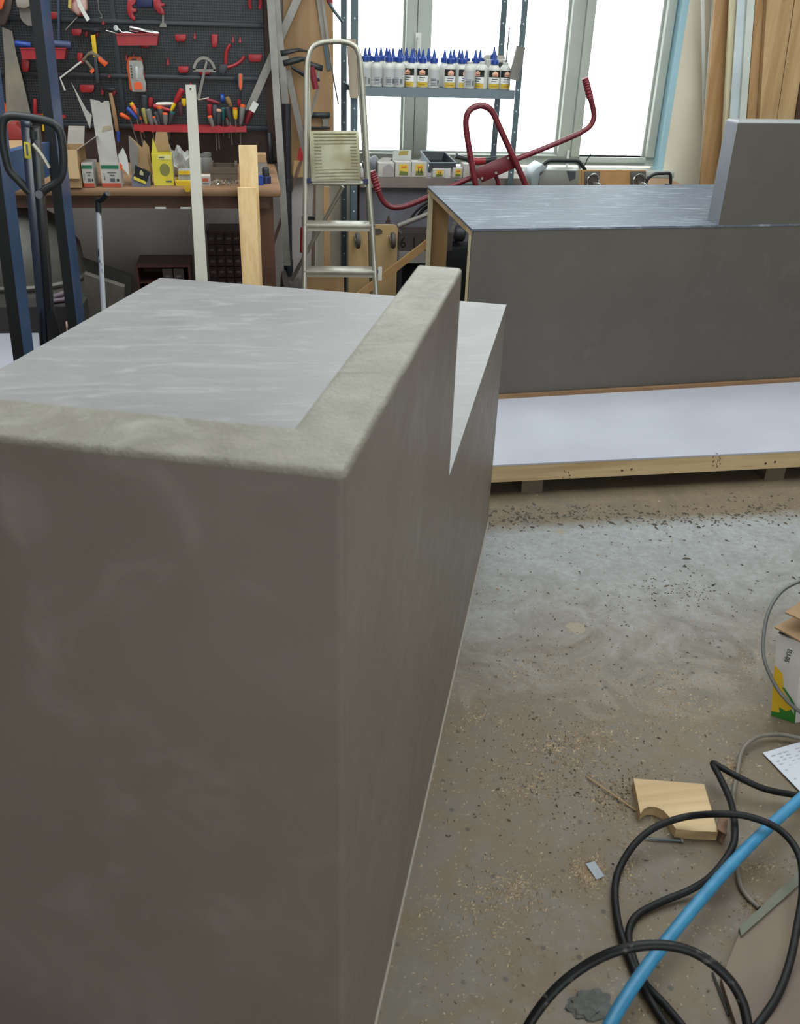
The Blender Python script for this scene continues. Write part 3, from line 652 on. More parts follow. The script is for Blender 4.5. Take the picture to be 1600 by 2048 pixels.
t = tool('socket_tube','chrome box spanner tube lying across the long red tray','wrench',290,62); seg('tube_body',259,56,318,68,.012,M_CHROME,t,.045); tube('ridge',[wp(303,64,.045),wp(306,65,.045)],.0135,M_CHROME,t)
t = tool('wrench','bent chrome ring spanner at left of the long red tray','wrench',240,60); tube('shank',[wp(232,57,.05),wp(238,59,.05),(wp(245,65,.05)),wp(256,65,.05),wp(275,69,.05)],.004,M_CHROME,t,sm=4); lathe('ring',[(.011,-.005),(.011,.005)],wp(232,56,.05),M_CHROME,t,axis='Y')
tag(seg('wrench',212,61,238,68,.003,M_CHROME,None,.055),'thin chrome rod poking out left of the long red tray','wrench')
tag(seg('blue_cylinder',88,87,142,91,.018,mat('dull_blue','3a4266',.5),None,.04),'dull blue cylinder lying in the left red tray','cylinder')
tag(seg('blue_cylinder',30,87,62,91,.014,M_BLUE,None,.04),'bright blue handle left of the left red tray','handle')
# yellow hammer
t = tool('claw_hammer','claw hammer with a bright yellow shaft and black grip','hammer',190,60)
plate('hammer_head',[(163,57),(190,57),(196,59),(208,63),(196,64),(188,70),(182,70),(180,64),(163,61)],TY-.02,.02,M_BLACK,t,bev=.002)
bar('shaft',wp(186,68,.012),wp(191,115,.012),.02,.014,M_YEL,t,bev=.003)
plate('grip',[(187,115),(194,115),(196,130),(199,166),(192,167),(189,140)],TY-.02,.018,M_DGREY,t,bev=.003)
# wooden hammer
t = tool('hammer','small hammer with a worn wooden shaft','hammer',218,178)
plate('hammer_head',[(203,176),(230,176),(231,181),(222,183),(216,184),(204,180)],TY-.02,.02,M_BLACK,t,bev=.002)
plate('shaft',[(217,185),(224,185),(232,222),(238,262),(231,264),(225,230)],TY-.015,.014,M_PLYD,t,bev=.003)
tag(plate('blue_marker',[(233,262),(240,264),(240,284),(234,282)],TY-.04,.015,M_BLUE),'blue stub behind the tall white box','marker')
# folding key tool
t = tool('pruning_tool','grey and orange hand tool with a bent pale metal arm','hand tool',165,120)
tube('bent_arm',[wp(163,123,.02),wp(120,156,.02),wp(130,181,.02)],.0045,M_CREAM,t)
plate('upper_handle',[(162,120),(176,104),(184,101),(196,109),(212,122),(208,130),(196,118),(184,110),(176,112),(168,124)],TY-.02,.016,mat('olive_grip','6a5f4c',.6),t,bev=.003)
plate('orange_tip',[(196,113),(217,126),(210,134),(196,122)],TY-.025,.02,M_ORG,t,bev=.003)
plate('lower_handle',[(168,122),(173,120),(188,138),(183,142)],TY-.02,.016,mat('olive_grip','6a5f4c',.6),t,bev=.003)
plate('orange_cap',[(179,141),(187,136),(189,142),(183,148)],TY-.024,.02,M_ORG,t)
plate('red_collar',[(159,121),(164,119),(167,125),(162,128)],TY-.023,.02,M_RED,t)
# drill bit case
t = tool('drill_bit_case','clear and orange drill bit case hanging on the tool wall','case',268,150)
plate('orange_frame',[(258,113),(281,113),(285,121),(286,133),(289,155),(293,182),(290,184),(264,183),(259,178),(256,150),(253,133),(254,121)],TY-.01,.012,M_ORG,t,bev=.002)
plate('clear_cover',[(257,121),(283,121),(287,134),(286,148),(292,168),(291,184),(265,184),(260,160)],TY-.03,.018,M_CLEAR,t,bev=.003)
plate('orange_label',[(268,166),(276,163),(283,166),(285,178),(269,179)],TY-.034,.004,M_ORG,t)
plate('carry_slot',[(263,117),(273,117),(273,120),(263,120)],TY-.012,.004,M_BLKPL,t)
for k in range(5): plate('drill_bit',[(260+k*.6,130+k*6),(263+k*.6,130+k*6),(263.5+k*.6,133+k*6),(260.5+k*.6,133+k*6)],TY-.032,.003,M_DGREY,t)
plate('drill_bit',[(271,133),(275,133),(277,160),(272,160)],TY-.0325,.003,M_CHROME,t)
# clamps at the top
for nm,px,lb in (('left',[(255,0),(272,0),(270,8),(264,12),(266,17),(272,18),(273,24),(266,25),(267,31),(271,34),(270,41),(266,42),(260,36),(255,28),(253,16)],'red spring clamp at the top, left of the blue block'),
              ('right',[(306,0),(321,0),(322,6),(330,7),(329,12),(323,13),(328,22),(329,30),(318,28),(311,20),(307,12)],'red spring clamp at the top, right of the blue block')):
    tag(plate('spring_clamp',px,TY-.02,.02,M_RED,bev=.003),lb,'clamp')
tag(plate('blue_block',[(272,-8),(306,-8),(305,14),(274,15)],TY-.02,.03,mat('deep_blue','1d2550',.5),bev=.003),'deep blue plastic block between two red clamps','block')
t = tool('scraper','wall scraper with steel blade pointing down on the top rail','scraper',326,40)
plate('neck',[(324,30),(328,30),(328,46),(324,46)],TY-.01,.006,M_ALUD,t); plate('blade',[(321,46),(331,46),(334,54),(319,54)],TY-.01,.004,M_ALUD,t)
t = tool('tool_bag','clear plastic bag of red tools with a yellow tag','bag',152,20)
bm = BM(); prism_add(bm,[wp(x,y,.04) for x,y in ((138,-10),(172,-10),(174,20),(166,32),(156,33),(146,24),(137,20))],(0,.05,0)); bevel(bm,.012,3); link('bag_body',bm,mat('bag_red','8c2b33',.35,col2='c9a59c',scale=16,contrast=(.45,.6)),t,True)
plate('yellow_tag',[(137,-10),(144,-10),(142,17),(136,15)],TY-.045,.004,mat('buff','b9a85a',.6),t)
plate('white_strip',[(152,-5),(158,-5),(170,22),(180,38),(174,43),(166,30),(156,12)],TY-.05,.004,M_CREAM,t)
tag(seg('steel_rod',155,34,131,60,.003,M_ALUD,None,.02),'thin steel rod slanting down from the plastic bag','rod')
tag(seg('blue_rod',117,-20,118,85,.01,mat('dusty_blue','4a5a70',.5),None,.03,sq=.5),'long dusty blue rod hanging right of the blue steel post','rod')
tag(tube('wire_hook',[wp(194,-5,.02),wp(197,10,.02),wp(197,20,.02),wp(203,30,.02),wp(204,36,.02),wp(200,35,.02)],.002,M_ALUD,sm=4,seg=6),'thin bent wire hook hanging from the top edge','hook')
# big saw, glove tools on the left
t = tool('hand_saw','large hand saw with broad grey blade hanging at far left','saw',30,150)
plate('blade',[(4,54),(24,62),(33,110),(48,170),(62,232),(66,262),(12,262),(12,200),(9,120)],TY-.03,.002,mat('saw_steel','8f8a80',.35,.6,col2='a8a08f',scale=9),t)
plate('saw_handle',[(-16,190),(0,196),(10,208),(13,224),(12,262),(-16,262)],TY-.04,.022,M_ORG,t,bev=.004)
tag(plate('planer_handle',[(0,-10),(26,-10),(22,20),(10,50),(2,52),(-8,40),(-4,10)],TY-.06,.03,mat('dark_brown_grip','4a3d36',.6),bev=.006),'dark brown grip at the top left corner','grip')
tag(plate('orange_blade_cover',[(2,-10),(12,-10),(4,18),(-6,22)],TY-.08,.015,M_ORG,bev=.003),'orange strip on the dark grip at the top left corner','cover')
t = tool('pointing_trowel','dusty grey trowel hanging behind the blue steel post','trowel',52,30)
plate('blade',[(38,16),(56,14),(66,26),(66,52),(56,52),(46,44),(40,34)],TY-.03,.004,mat('dusty_steel','77716a',.6),t); plate('trowel_handle',[(28,-10),(66,-10),(64,10),(50,17),(34,15)],TY-.05,.03,mat('dusty_white','9d968c',.7),t,bev=.005)
tag(seg('screwdriver',70,198,70,228,.009,M_RED,None,.03),'upright red handle beside the saw blade','screwdriver')
tag(plate('red_wrap',[(52,228),(96,228),(96,234),(130,230),(131,236),(70,240)],TY-.04,.02,M_RED),'flat red bar behind the pallet truck handle','bar')
tag(plate('yellow_clip',[(84,226),(90,224),(92,236),(90,262),(84,262)],TY-.08,.015,M_YEL,bev=.003),'yellow clip beside the blue steel post','clip')
tag(plate('red_tool_case',[(14,246),(32,244),(34,252),(46,264),(46,282),(10,282)],TY-.14,.09,mat('dusty_red','8e2f2c',.55),bev=.01),'dusty red tool case on the bench seen through the truck handle','case')
# protractor, pliers
t = tool('protractor','steel protractor with a half round scale and long arm','protractor',409,140)
bm = BM(); n = 14; co = wp(409,141,.015); R0 = (wp(432,141,.015)-co).x
for k in range(n):
    a0,a1 = PI*k/n, PI*(k+1)/n; P_ = lambda r,a: co+V((r*math.cos(a),0,r*math.sin(a)*1.12))
    prism_add(bm,[P_(R0,a0),P_(R0,a1),P_(R0*.78,a1),P_(R0*.78,a0)],(0,.002,0))
prism_add(bm,[co+V((-R0,0,-.006)),co+V((R0,0,-.006)),co+V((R0,0,.006)),co+V((-R0,0,.006))],(0,.002,0))
link('scale_arc',bm,M_ALUD,t); plate('arm',[(412,120),(415,124),(411,145),(400,198),(395,200),(394,196),(406,143)],TY-.018,.002,M_ALUD,t)
def pliers(label,hx,hy,a,b,c):
    t = tool('pliers',label,'pliers',hx,hy)
    tube('handle',[wp(*p,.02) for p in a],.0075,M_RED,t,sm=4,seg=8); tube('handle',[wp(*p,.026) for p in b],.0075,M_RED,t,sm=4,seg=8)
    plate('jaws',c,TY-.026,.012,M_DGREY,t,bev=.002); return t
pliers('red handled pliers spread open on the tool wall',449,135,[(452,128),(452,110),(455,98),(461,89)],[(455,135),(470,130),(482,122),(489,113)],[(441,130),(452,128),(458,134),(452,142),(447,151),(443,148),(438,146),(436,140)])
pliers('red handled pliers cut off by the top edge at right',510,5,[(501,18),(499,5),(503,-10)],[(519,18),(521,5),(516,-10)],[(503,-14),(516,-14),(514,-24),(505,-24)])
# ---- red rack full of screwdrivers
rk = tool('screwdriver_rack','long red plastic rack crowded with hand tools','rack',380,257)
RY0 = TY-.085
bm = BM(); a,b = wp(267,252),wp(492,258); zt_ = a.z
ra_,rb_ = at_y(267,250,RY0),at_y(492,256,RY0)
prism_add(bm,[V((ra_.x,RY0,ra_.z)),V((rb_.x,RY0,rb_.z)),V((rb_.x,WY-.013,rb_.z)),V((ra_.x,WY-.013,ra_.z))],(0,0,-.007))
link('shelf',bm,M_RED,rk)
bm = BM(); prism_add(bm,[at_y(x,y,RY0-.004) for x,y in ((266,249),(280,250),(288,254),(300,251),(312,255),(330,252),(420,254),(438,251),(450,255),(462,251),(478,255),(492,251),(493,264),(440,266),(330,264),(268,261))],(0,.0035,0)); link('front_lip',bm,M_RED,rk)
for x in (284,306,325,431,452,475): lathe('boss',[(.010,-.012),(.010,0)],at_y(x,260,RY0-.004),M_RED,rk,axis='Y',seg=10)
DR = [ # top x,y, bottom x,y, radius, colour, cap, label
 (262,206,282,240,.008,M_ORG,M_YEL,'orange and yellow cutter leaning at left end of the red rack'),
 (254,215,274,238,.008,M_BLUE,None,'blue handled screwdriver second from left end of the red rack'),
 (273,216,280,248,.008,M_DGREY,None,'dark grey screwdriver behind the orange and yellow cutter'),
 (286,216,293,248,.008,mat('khaki','8a8142',.5),None,'khaki handled screwdriver in the red rack'),
 (289,190,289,222,.012,M_DGREY,None,'tall dark grey handle with a pale eyelet in the red rack'),
 (296,218,304,250,.011,M_GREYP,None,'fat grey screwdriver with rounded end in the left of the rack'),
 (302,195,300,214,.009,M_RED,None,'red looped handle in the left of the rack'),
 (308,233,315,252,.008,M_GREYP,M_ORG,'short grey screwdriver with an orange cap, left half of the rack'),
 (319,213,325,250,.011,M_DGREY,M_ORG,'dark grey screwdriver with orange cap at tall height, left half'),
 (330,226,331,250,.010,M_GREYP,M_ORG,'stout grey screwdriver with orange cap, left of the white batten'),
 (345,224,338,250,.010,M_DGREY,M_TEAL,'dark screwdriver with a green end left of the white batten'),
 (311,224,319,250,.009,M_DGREY,None,'dark grey screwdriver in second row of the left half'),
 (365,178,350,206,.011,M_RED,None,'long red handle standing steeply left of the white batten'),
 (350,206,342,222,.007,M_YEL,None,'yellow handle below the long red one'),
 (306,212,340,221,.009,M_RED,None,'red and orange handle lying across the left half of the rack'),
 (312,208,350,207,.006,M_CREAM,None,'pale metal rod lying across the rack top'),
 (367,197,368,212,.009,M_YEL,None,'yellow capped handle touching the white batten'),
 (360,204,362,232,.010,mat('plum','4a2c31',.5),None,'plum coloured handle left of the white batten'),
 (419,209,421,232,.010,M_RED,None,'upright red grip right of the white batten'),
 (419,232,427,257,.009,M_GREYP,M_ORG,'grey screwdriver with orange tip right of the white batten'),
 (430,210,431,252,.011,M_DGREY,None,'dark screwdriver with pale round end, right half'),
 (438,219,437,250,.010,M_DGREY,mat('peach','d09a80',.5),'dark screwdriver with a peach cap in the right half'),
 (447,215,446,240,.009,M_TEAL,None,'teal handled screwdriver in the right half of the rack'),
 (454,214,460,242,.010,M_DGREY,None,'dark grey curved handle in the right half of the rack'),
 (456,237,457,252,.008,M_GREYP,M_ORG,'short grey screwdriver with orange cap in the right half'),
 (470,216,471,238,.009,M_YEL,M_ORG,'yellow and orange screwdriver near the right end'),
 (486,210,481,248,.010,M_GREYP,M_ORG,'tall grey screwdriver with orange cap near the right end'),
 (478,199,478,212,.007,M_RED,None,'small red key handle near the right end'),
 (453,194,462,213,.010,mat('tan_handle','8a6a44',.6),None,'tan wooden handle leaning in the right half'),
 (441,197,450,197,.016,M_BLUE,None,'blue block end in the right half of the rack'),
 (413,199,440,207,.007,mat('dark_red','7a1f2c',.5),None,'dark red handle lying slanted right of the white batten'),
 (396,200,418,196,.004,M_ALU,None,'bright steel scissors bow right of the white batten'),
 (240,228,260,238,.008,M_ORG,None,'orange and red screwdriver lying left of the rack'),
]
random.seed(9)
for i,(x0,y0,x1,y1,r,mt_,cap,lb) in enumerate(DR):
    d = .06 if i%2 else .045; r *= 1.3 if r > .005 else 1
    if y1 < 235: d = .03
    t = thing('screwdriver',lb,'screwdriver',wp(x1,y1,d),'hand tools in the red rack')
    a,b = wp(x0,y0,d), wp(x1,y1,d)
    tube('handle',[a,a.lerp(b,.08),a.lerp(b,.5),a.lerp(b,.85),b],r,mt_,t,seg=10,radii=[r*.6,r,r*1.02,r*.8,r*.6])
    if cap: e_ = a+(a-b).normalized()*.002; tube('cap',[e_,a,a.lerp(b,.12)],r,cap,t,seg=10,radii=[r*.7,r*.98,r*1.04])
    if y1 >= 238 and random.random() < .8:
        u_ = (b-a).normalized(); L = random.uniform(.05,.13); tube('shaft',[b,b+V((u_.x*.25,0,-1)).normalized()*L],.0028,M_ALUD,t,seg=6)
# orange screwdriver up right, paper knife, long scrapers
t = tool('screwdriver','big orange and grey screwdriver standing on the right above the rack','screwdriver',482,190)
tube('handle',[wp(481,147,.05),wp(481,150,.05),wp(481,172,.05),wp(482,180,.05)],.013,M_GREYP,t,radii=[.009,.013,.012,.007]); plate('orange_insert',[(479,148),(483,148),(484,172),(481,181),(478,172)],TY-.066,.006,M_ORG,t); tube('shaft',[wp(482,180,.05),wp(482,200,.05)],.004,M_BLACK,t)
# ---------------------------------------------------------------- ON THE BENCH
def bpos(x, yb): return at_z(x, yb, BZ)
def carton(name,label,cat,x0,x1,yt,yb,dep,mt,z=BZ,rz=0,open_=False,group=None):
    p = at_z((x0+x1)/2, yb, z); a = at_y(x0,yb,p.y).x; b = at_y(x1,yb,p.y).x; zt = at_y((x0+x1)/2,yt,p.y).z
    t = thing(name,label,cat,(p.x,p.y+dep/2,z+.0005),group); w_ = b-a; h_ = zt-z
    th = .003
    if open_:
        bm = BM(); box_add(bm,-w_/2,w_/2,-dep/2,-dep/2+th,0,h_); box_add(bm,-w_/2,w_/2,dep/2-th,dep/2,0,h_); box_add(bm,-w_/2,-w_/2+th,-dep/2+th,dep/2-th,0,h_); box_add(bm,w_/2-th,w_/2,-dep/2+th,dep/2-th,0,h_); box_add(bm,-w_/2+th,w_/2-th,-dep/2+th,dep/2-th,0,th)
    else:
        bm = BM(); box_add(bm,-w_/2,w_/2,-dep/2,dep/2,0,h_)
    me = bpy.data.meshes.new('carton'); bm.to_mesh(me); bm.free(); me.materials.append(mt)
    o = bpy.data.objects.new('carton',me); COL.objects.link(o); o.parent = t; t.rotation_euler = (0,0,rz)
    return t, w_, h_, dep
def lbox(name, par, x0,x1,y0,y1,z0,z1, mt, bev=0, rot=None):
    bm = BM(); box_add(bm,x0,x1,y0,y1,z0,z1)
    if bev: bevel(bm,bev)
    me = bpy.data.meshes.new(name); bmesh.ops.recalc_face_normals(bm,faces=bm.faces); bm.to_mesh(me); bm.free(); me.materials.append(mt)
    o = bpy.data.objects.new(name,me); COL.objects.link(o); o.parent = par
    if rot: o.rotation_euler = rot
    return o
def lplate(name, par, pts, y, th, mt):
    """local outline in x,z"""
    bm = BM(); prism_add(bm,[(x,y,z) for x,z in pts],(0,th,0)); bmesh.ops.recalc_face_normals(bm,faces=bm.faces)
    me = bpy.data.meshes.new(name); bm.to_mesh(me); bm.free(); me.materials.append(mt)
    o = bpy.data.objects.new(name,me); COL.objects.link(o); o.parent = par; return o
def flap(par, side, w_, h_, dep, L, ang, mt, name='flap'):
    """carton flap hinged on the top edge: side f,b,l,r"""
    o = lbox(name, par, 0,1,0,1,0,1, mt)
    me = o.data; th = .002
    lx_ = w_-.004 if side in 'fb' else dep-.008
    for v in me.vertices: v.co = V(((v.co.x-.5)*lx_, -v.co.y*th, v.co.z*L))
    pos = {'f':(0,-dep/2,h_),'b':(0,dep/2,h_),'l':(-w_/2,0,h_),'r':(w_/2,0,h_)}[side]; rz = {'f':0,'b':PI,'l':-PI/2,'r':PI/2}[side]
    o.matrix_parent_inverse = Matrix.Identity(4); o.location = pos; o.rotation_euler = (ang,0,rz); o.rotation_mode = 'XYZ'
    return o
t,w_,h_,d_ = carton('box','large open carton with dark inside and hanging tan flap beside the steel post','box',128,164,300,376,.2,M_CARD,open_=True)
flap(t,'f',w_,h_,d_,.11,PI*.97,mat('tan_card','c0a27a',.8)); flap(t,'r',w_,h_,d_,.1,1.0,M_CARDG); flap(t,'b',w_,h_,d_,.1,.9,M_CARDG)
t,w_,h_,d_ = carton('box','white carton with green band, left of the tall white box','box',168,190,327,375,.13,M_CARDW)
def printed(t,w_,h_,d_,base='b24a33'):
    f = -d_/2-.0012
    lplate('green_band',t,[(-w_*.46,h_*.78),(w_*.46,h_*.78),(w_*.46,h_*.92),(-w_*.46,h_*.92)],f,.0012,M_GRN)
    lplate('red_band',t,[(-w_*.495,0.001),(w_*.495,.001),(w_*.495,h_*.18),(-w_*.495,h_*.18)],f,.0012,mat('brick_red',base,.6))
    lplate('barcode',t,[(-w_*.05,h_*.24),(w_*.2,h_*.24),(w_*.2,h_*.38),(-w_*.05,h_*.38)],f,.0012,M_INK)
    lplate('arrow_mark',t,[(w_*.3,h_*.26),(w_*.42,h_*.26),(w_*.42,h_*.36),(w_*.3,h_*.36)],f,.0012,M_BLKINK)
    lplate('text_line',t,[(-w_*.15,h_*.6),(w_*.3,h_*.6),(w_*.3,h_*.63),(-w_*.15,h_*.63)],f,.0012,M_INK)
    lplate('text_line',t,[(-w_*.02,h_*.48),(w_*.2,h_*.48),(w_*.2,h_*.53),(-w_*.02,h_*.53)],f,.0012,M_INK)
    lplate('screw_picture',t,[(-w_*.34,h_*.3),(-w_*.31,h_*.3),(-w_*.31,h_*.6),(-w_*.34,h_*.6)],f,.0012,M_INK)
printed(t,w_,h_,d_)
t,w_,h_,d_ = carton('box','white and black open carton stacked behind the green banded box','box',161,196,298,326,.11,M_CARDW,z=BZ+.0,open_=True); t.location.y += .22; t.location.z = BZ+.115
lplate('dark_window',t,[(-w_*.4,h_*.45),(w_*.4,h_*.45),(w_*.34,h_*.85),(-w_*.34,h_*.85)],-d_/2-.0012,.0012,M_BLKPL)
u,uw,uh,ud = carton('box','plain grey carton carrying the white and black carton','box',161,196,330,352,.11,M_CARDG); u.location.y = t.location.y
for ch in u.children:
    for v in ch.data.vertices: v.co.z *= (.114/max(uh,.01))
t,w_,h_,d_ = carton('box','tall white screw carton with green and red print and long raised lid','box',205,243,327,375,.1,M_CARDW,open_=True)
printed(t,w_,h_,d_)
l_ = lplate('raised_lid',t,[(-w_*.5,h_),(w_*.46,h_),(w_*.34,h_+.235),(w_*.1,h_+.235),(w_*.02,h_+.228),(-w_*.08,h_+.228),(-w_*.16,h_+.235),(-w_*.6,h_+.24)],-d_/2+.004,.003,M_CARDW)
lplate('torn_tape',t,[(-w_*.2,h_+.12),(w_*.35,h_+.13),(w_*.3,h_+.145),(-w_*.1,h_+.14)],-d_/2+.0028,.0012,mat('tape_tan','a89a80',.6))
lplate('lid_side_flap',t,[(-w_*.62,h_+.18),(-w_*.85,h_+.2),(-w_*1.45,h_+.30),(-w_*1.25,h_+.25),(-w_*.8,h_+.13)],-d_/2+.01,.002,M_CARDW)
t,w_,h_,d_ = carton('box','grey carton with a yellow striped black label and open brown flaps','box',264,300,355,374,.11,mat('grey_blue_card','6f7280',.7),open_=True)
lplate('black_label',t,[(-w_*.3,h_*.9),(w_*.35,h_*.5),(w_*.6,h_*1.5),(-w_*.2,h_*2.3)],-d_/2-.004,.003,M_BLKINK); lplate('yellow_stripe',t,[(-w_*.36,h_*.8),(w_*.3,h_*.3),(w_*.33,h_*.55),(-w_*.33,h_*1.15)],-d_/2-.0055,.0013,M_YELP)
lplate('logo_mark',t,[(-w_*.0,h_*1.3),(w_*.2,h_*1.2),(w_*.22,h_*1.5),(w_*.1,h_*1.8),(w_*.02,h_*1.6)],-d_/2-.0055,.0013,mat('pale_gold','b7ae86',.6))
for pts,y,m_ in (([(-w_*.5,h_),(-w_*.1,h_*2.2),(w_*.02,h_*4.0),(-w_*.45,h_*5.2),(-w_*.52,h_*3)],-.02,M_CARDG),([(-w_*.1,h_*2),(w_*.55,h_*1.4),(w_*.35,h_*3.6),(-w_*.42,h_*5.1)],.0,M_CARD),([(w_*.1,h_),(w_*.6,h_),(w_*.55,h_*3.9),(w_*.3,h_*4.6),(w_*.15,h_*3.8)],.03,M_CARD)): lplate('flap',t,pts,y,.002,m_)
lplate('white_leaflet',t,[(-w_*.6,h_*2),(-w_*.62,h_*.8+.01),(-w_*1.1,h_*2.2),(-w_*1.12,h_*3.2),(-w_*.8,h_*4),(-w_*.62,h_*3)],-.035,.002,M_CREAM)
lplate('orange_print',t,[(-w_*1.12,h_*1.7),(-w_*.95,h_*1.6),(-w_*.95,h_*2.2),(-w_*1.12,h_*2.6)],-.037,.0015,M_ORG)
t,w_,h_,d_ = carton('box','yellow carton with a round dark window and open top flaps','box',307,347,308,371,.1,M_YELP,open_=True,rz=.06)
lplate('round_window',t,[(w_*.1+.021*math.cos(a*PI/8),h_*.5+.025*math.sin(a*PI/8)) for a in range(16)],-d_/2-.0012,.0012,mat('olive_window','7d7a3c',.5))
lplate('pale_label',t,[(-w_*.18,h_*.82),(w_*.46,h_*.82),(w_*.46,h_*.96),(-w_*.18,h_*.96)],-d_/2-.0012,.0012,mat('pale_yellow','dcd48c',.6)); lplate('text_line',t,[(w_*.1,h_*.1),(w_*.4,h_*.1),(w_*.4,h_*.15),(w_*.1,h_*.15)],-d_/2-.0012,.0012,M_INK); lplate('text_line',t,[(-w_*.14,h_*.87),(w_*.12,h_*.87),(w_*.12,h_*.91),(-w_*.14,h_*.91)],-d_/2-.0024,.0012,M_INK)
lplate('flap',t,[(-w_*.48,h_),(-w_*.15,h_),(-w_*.36,h_+.062)],-d_/2+.002,.002,M_YELP); lplate('flap',t,[(-w_*.4,h_),(w_*.42,h_),(w_*.35,h_+.075),(-w_*.2,h_+.075)],d_/2-.005,.002,M_CARD)
lplate('clear_flap',t,[(w_*.5,h_*.2),(w_*.55,h_*.2),(w_*.56,h_*.9),(w_*.42,h_*1.25),(w_*.38,h_*1.2),(w_*.5,h_*.9)],0,.02,M_CLEAR)
t,w_,h_,d_ = carton('plastic_case','small clear case with yellow latches stacked on a yellow tray','case',357,383,341,360,.08,M_CLEAR,z=BZ+.022)
for k in (-.25,.2): lplate('latch',t,[(w_*k-.012,h_*.6),(w_*k+.012,h_*.6),(w_*k+.014,h_*1.0),(w_*k-.010,h_*1.0)],-d_/2-.003,.003,M_YEL)
p = at_z(368,372,BZ)
t2 = thing('yellow_tray','bright yellow plastic tray overhanging the bench edge','tray',(p.x,p.y+.02,BZ)); bm = BM(); prism_add(bm,[at_y(x,y,p.y-.005) for x,y in ((350,362),(385,362),(385,374),(352,374))],(0,.11,0)); o = link('tray_body',bm,M_YEL,t2)
for v in o.data.vertices: v.co.z = max(v.co.z,.0005)
prism('hanging_tab',[at_y(x,y,BFY-.008) for x,y in ((366,374),(382,374),(379,384),(372,384))],(0,.005,0),M_YEL,t2)
t.location.z = at_y(368,362,p.y).z+.001; t.location.y = p.y+.055
t,w_,h_,d_ = carton('box','tiny white and orange printed carton right of the white batten','box',403,421,353,372,.06,M_CARDW); lplate('orange_print',t,[(-w_*.35,h_*.45),(w_*.3,h_*.45),(w_*.3,h_*.8),(-w_*.35,h_*.8)],-d_/2-.0012,.0012,mat('rust','b2543a',.6)); lplate('text_line',t,[(-w_*.35,h_*.2),(w_*.35,h_*.2),(w_*.35,h_*.3),(-w_*.35,h_*.3)],-d_/2-.0012,.0012,M_INK)
# cloudy bag and jars
bm = BM(); bmesh.ops.create_icosphere(bm,subdivisions=3,radius=1); c = at_z(357,366,BZ)
for v in bm.verts:
    n_ = 1+.13*math.sin(7*v.co.x+2*v.co.z)+.1*math.cos(9*v.co.z+v.co.y*5); v.co = V((v.co.x*.045*n_,v.co.y*.05*n_,(max(v.co.z,-.92)+.92)*.062*n_)) + c + V((0,.2,.0))
tag(link('plastic_bag',bm,M_CLEAR,smooth=True),'crumpled cloudy plastic bag behind the yellow carton','bag')
for x,lb,m_ in ((378,'glass jar behind the yellow latched case',M_CLEAR),(410,'grey lidded jar right of the white batten',M_GREYP),(396,'pale jar hidden behind the white batten',M_CLEAR)):
    p = at_z(x,352,BZ); t = thing('jar',lb,'jar',(p.x,4.55,BZ)); lathe('jar_body',[(.03,0),(.032,.01),(.032,.06),(.028,.07)],(p.x,4.55,BZ),m_,t); lathe('lid',[(.03,.071),(.03,.085)],(p.x,4.55,BZ),M_GREYP,t)
# wooden crate on the bench
p = at_z(450,366,BZ); x0 = at_y(422,366,p.y+.08).x; x1 = at_y(476,366,p.y+.08).x; y0 = p.y+.08; y1 = y0+.16; zt = at_y(450,336,y0).z
cr = thing('wooden_crate','small weathered wooden crate on the bench beside loose screws','crate',((x0+x1)/2,y0,BZ)); M_OLDW = wood('weathered_wood','5f5145','3d3229','X',scale=6)
zm = BZ+(zt-BZ)*.5
for a,b in ((BZ,zm-.001),(zm+.001,zt)): box('slat',x0,x1,y0,y0+.012,a,b,M_OLDW,cr); box('slat',x0,x1,y1-.012,y1,a,b,M_OLDW,cr)
for a in (x0,x1-.012): box('end_panel',a,a+.012,y0+.0125,y1-.0125,BZ,zt+.012,M_OLDW,cr)
box('bottom',x0+.013,x1-.013,y0+.013,y1-.013,BZ,BZ+.01,M_OLDW,cr)
bm = BM(); random.seed(2)
for k in range(90):
    q = at_z(random.uniform(424,476),random.uniform(366,373),BZ); a = random.uniform(0,PI); L = random.uniform(.008,.02); z = BZ+.003+random.uniform(0,.012)
    bar_add(bm,V((q.x,q.y,z)),V((q.x+L*math.cos(a),q.y+L*math.sin(a),z+random.uniform(-.002,.006))),.0035,.0035)
tag(link('loose_screws',bm,M_CHROME),'scatter of loose shiny screws on the bench front edge','screws',kind='stuff')
t = thing('plastic_tub','navy tub and bottles at the right end of the bench','tub',at_z(533,372,BZ)); p = at_z(533,370,BZ)
lathe('tub_body',[(.022,0),(.022,.028),(.019,.03)],(p.x,p.y+.05,BZ),M_NAVY,t); lathe('tub_neck',[(.016,.0305),(.016,.06),(.012,.065)],(p.x,p.y+.05,BZ),M_BLKPL,t)
t,w_,h_,d_ = carton('box','small blue box near the right end of the bench','box',517,527,353,371,.04,M_BLUE)
t,w_,h_,d_ = carton('box','brown and grey stacked cartons at the right end of the bench','box',516,536,332,355,.08,M_CARDG); t.location.y = 4.55; lbox('upper_carton',t,-w_*.55,w_*.45,-.04,.04,h_+.001,h_+.035,M_CARD)
# black bracket on the edge board
tag(plate('black_bracket',[(534,265),(543,265),(545,300),(548,340),(540,340),(536,300)],WY-.035,.02,M_BLACK,bev=.002),'black metal bracket hanging right of the tool wall','bracket')
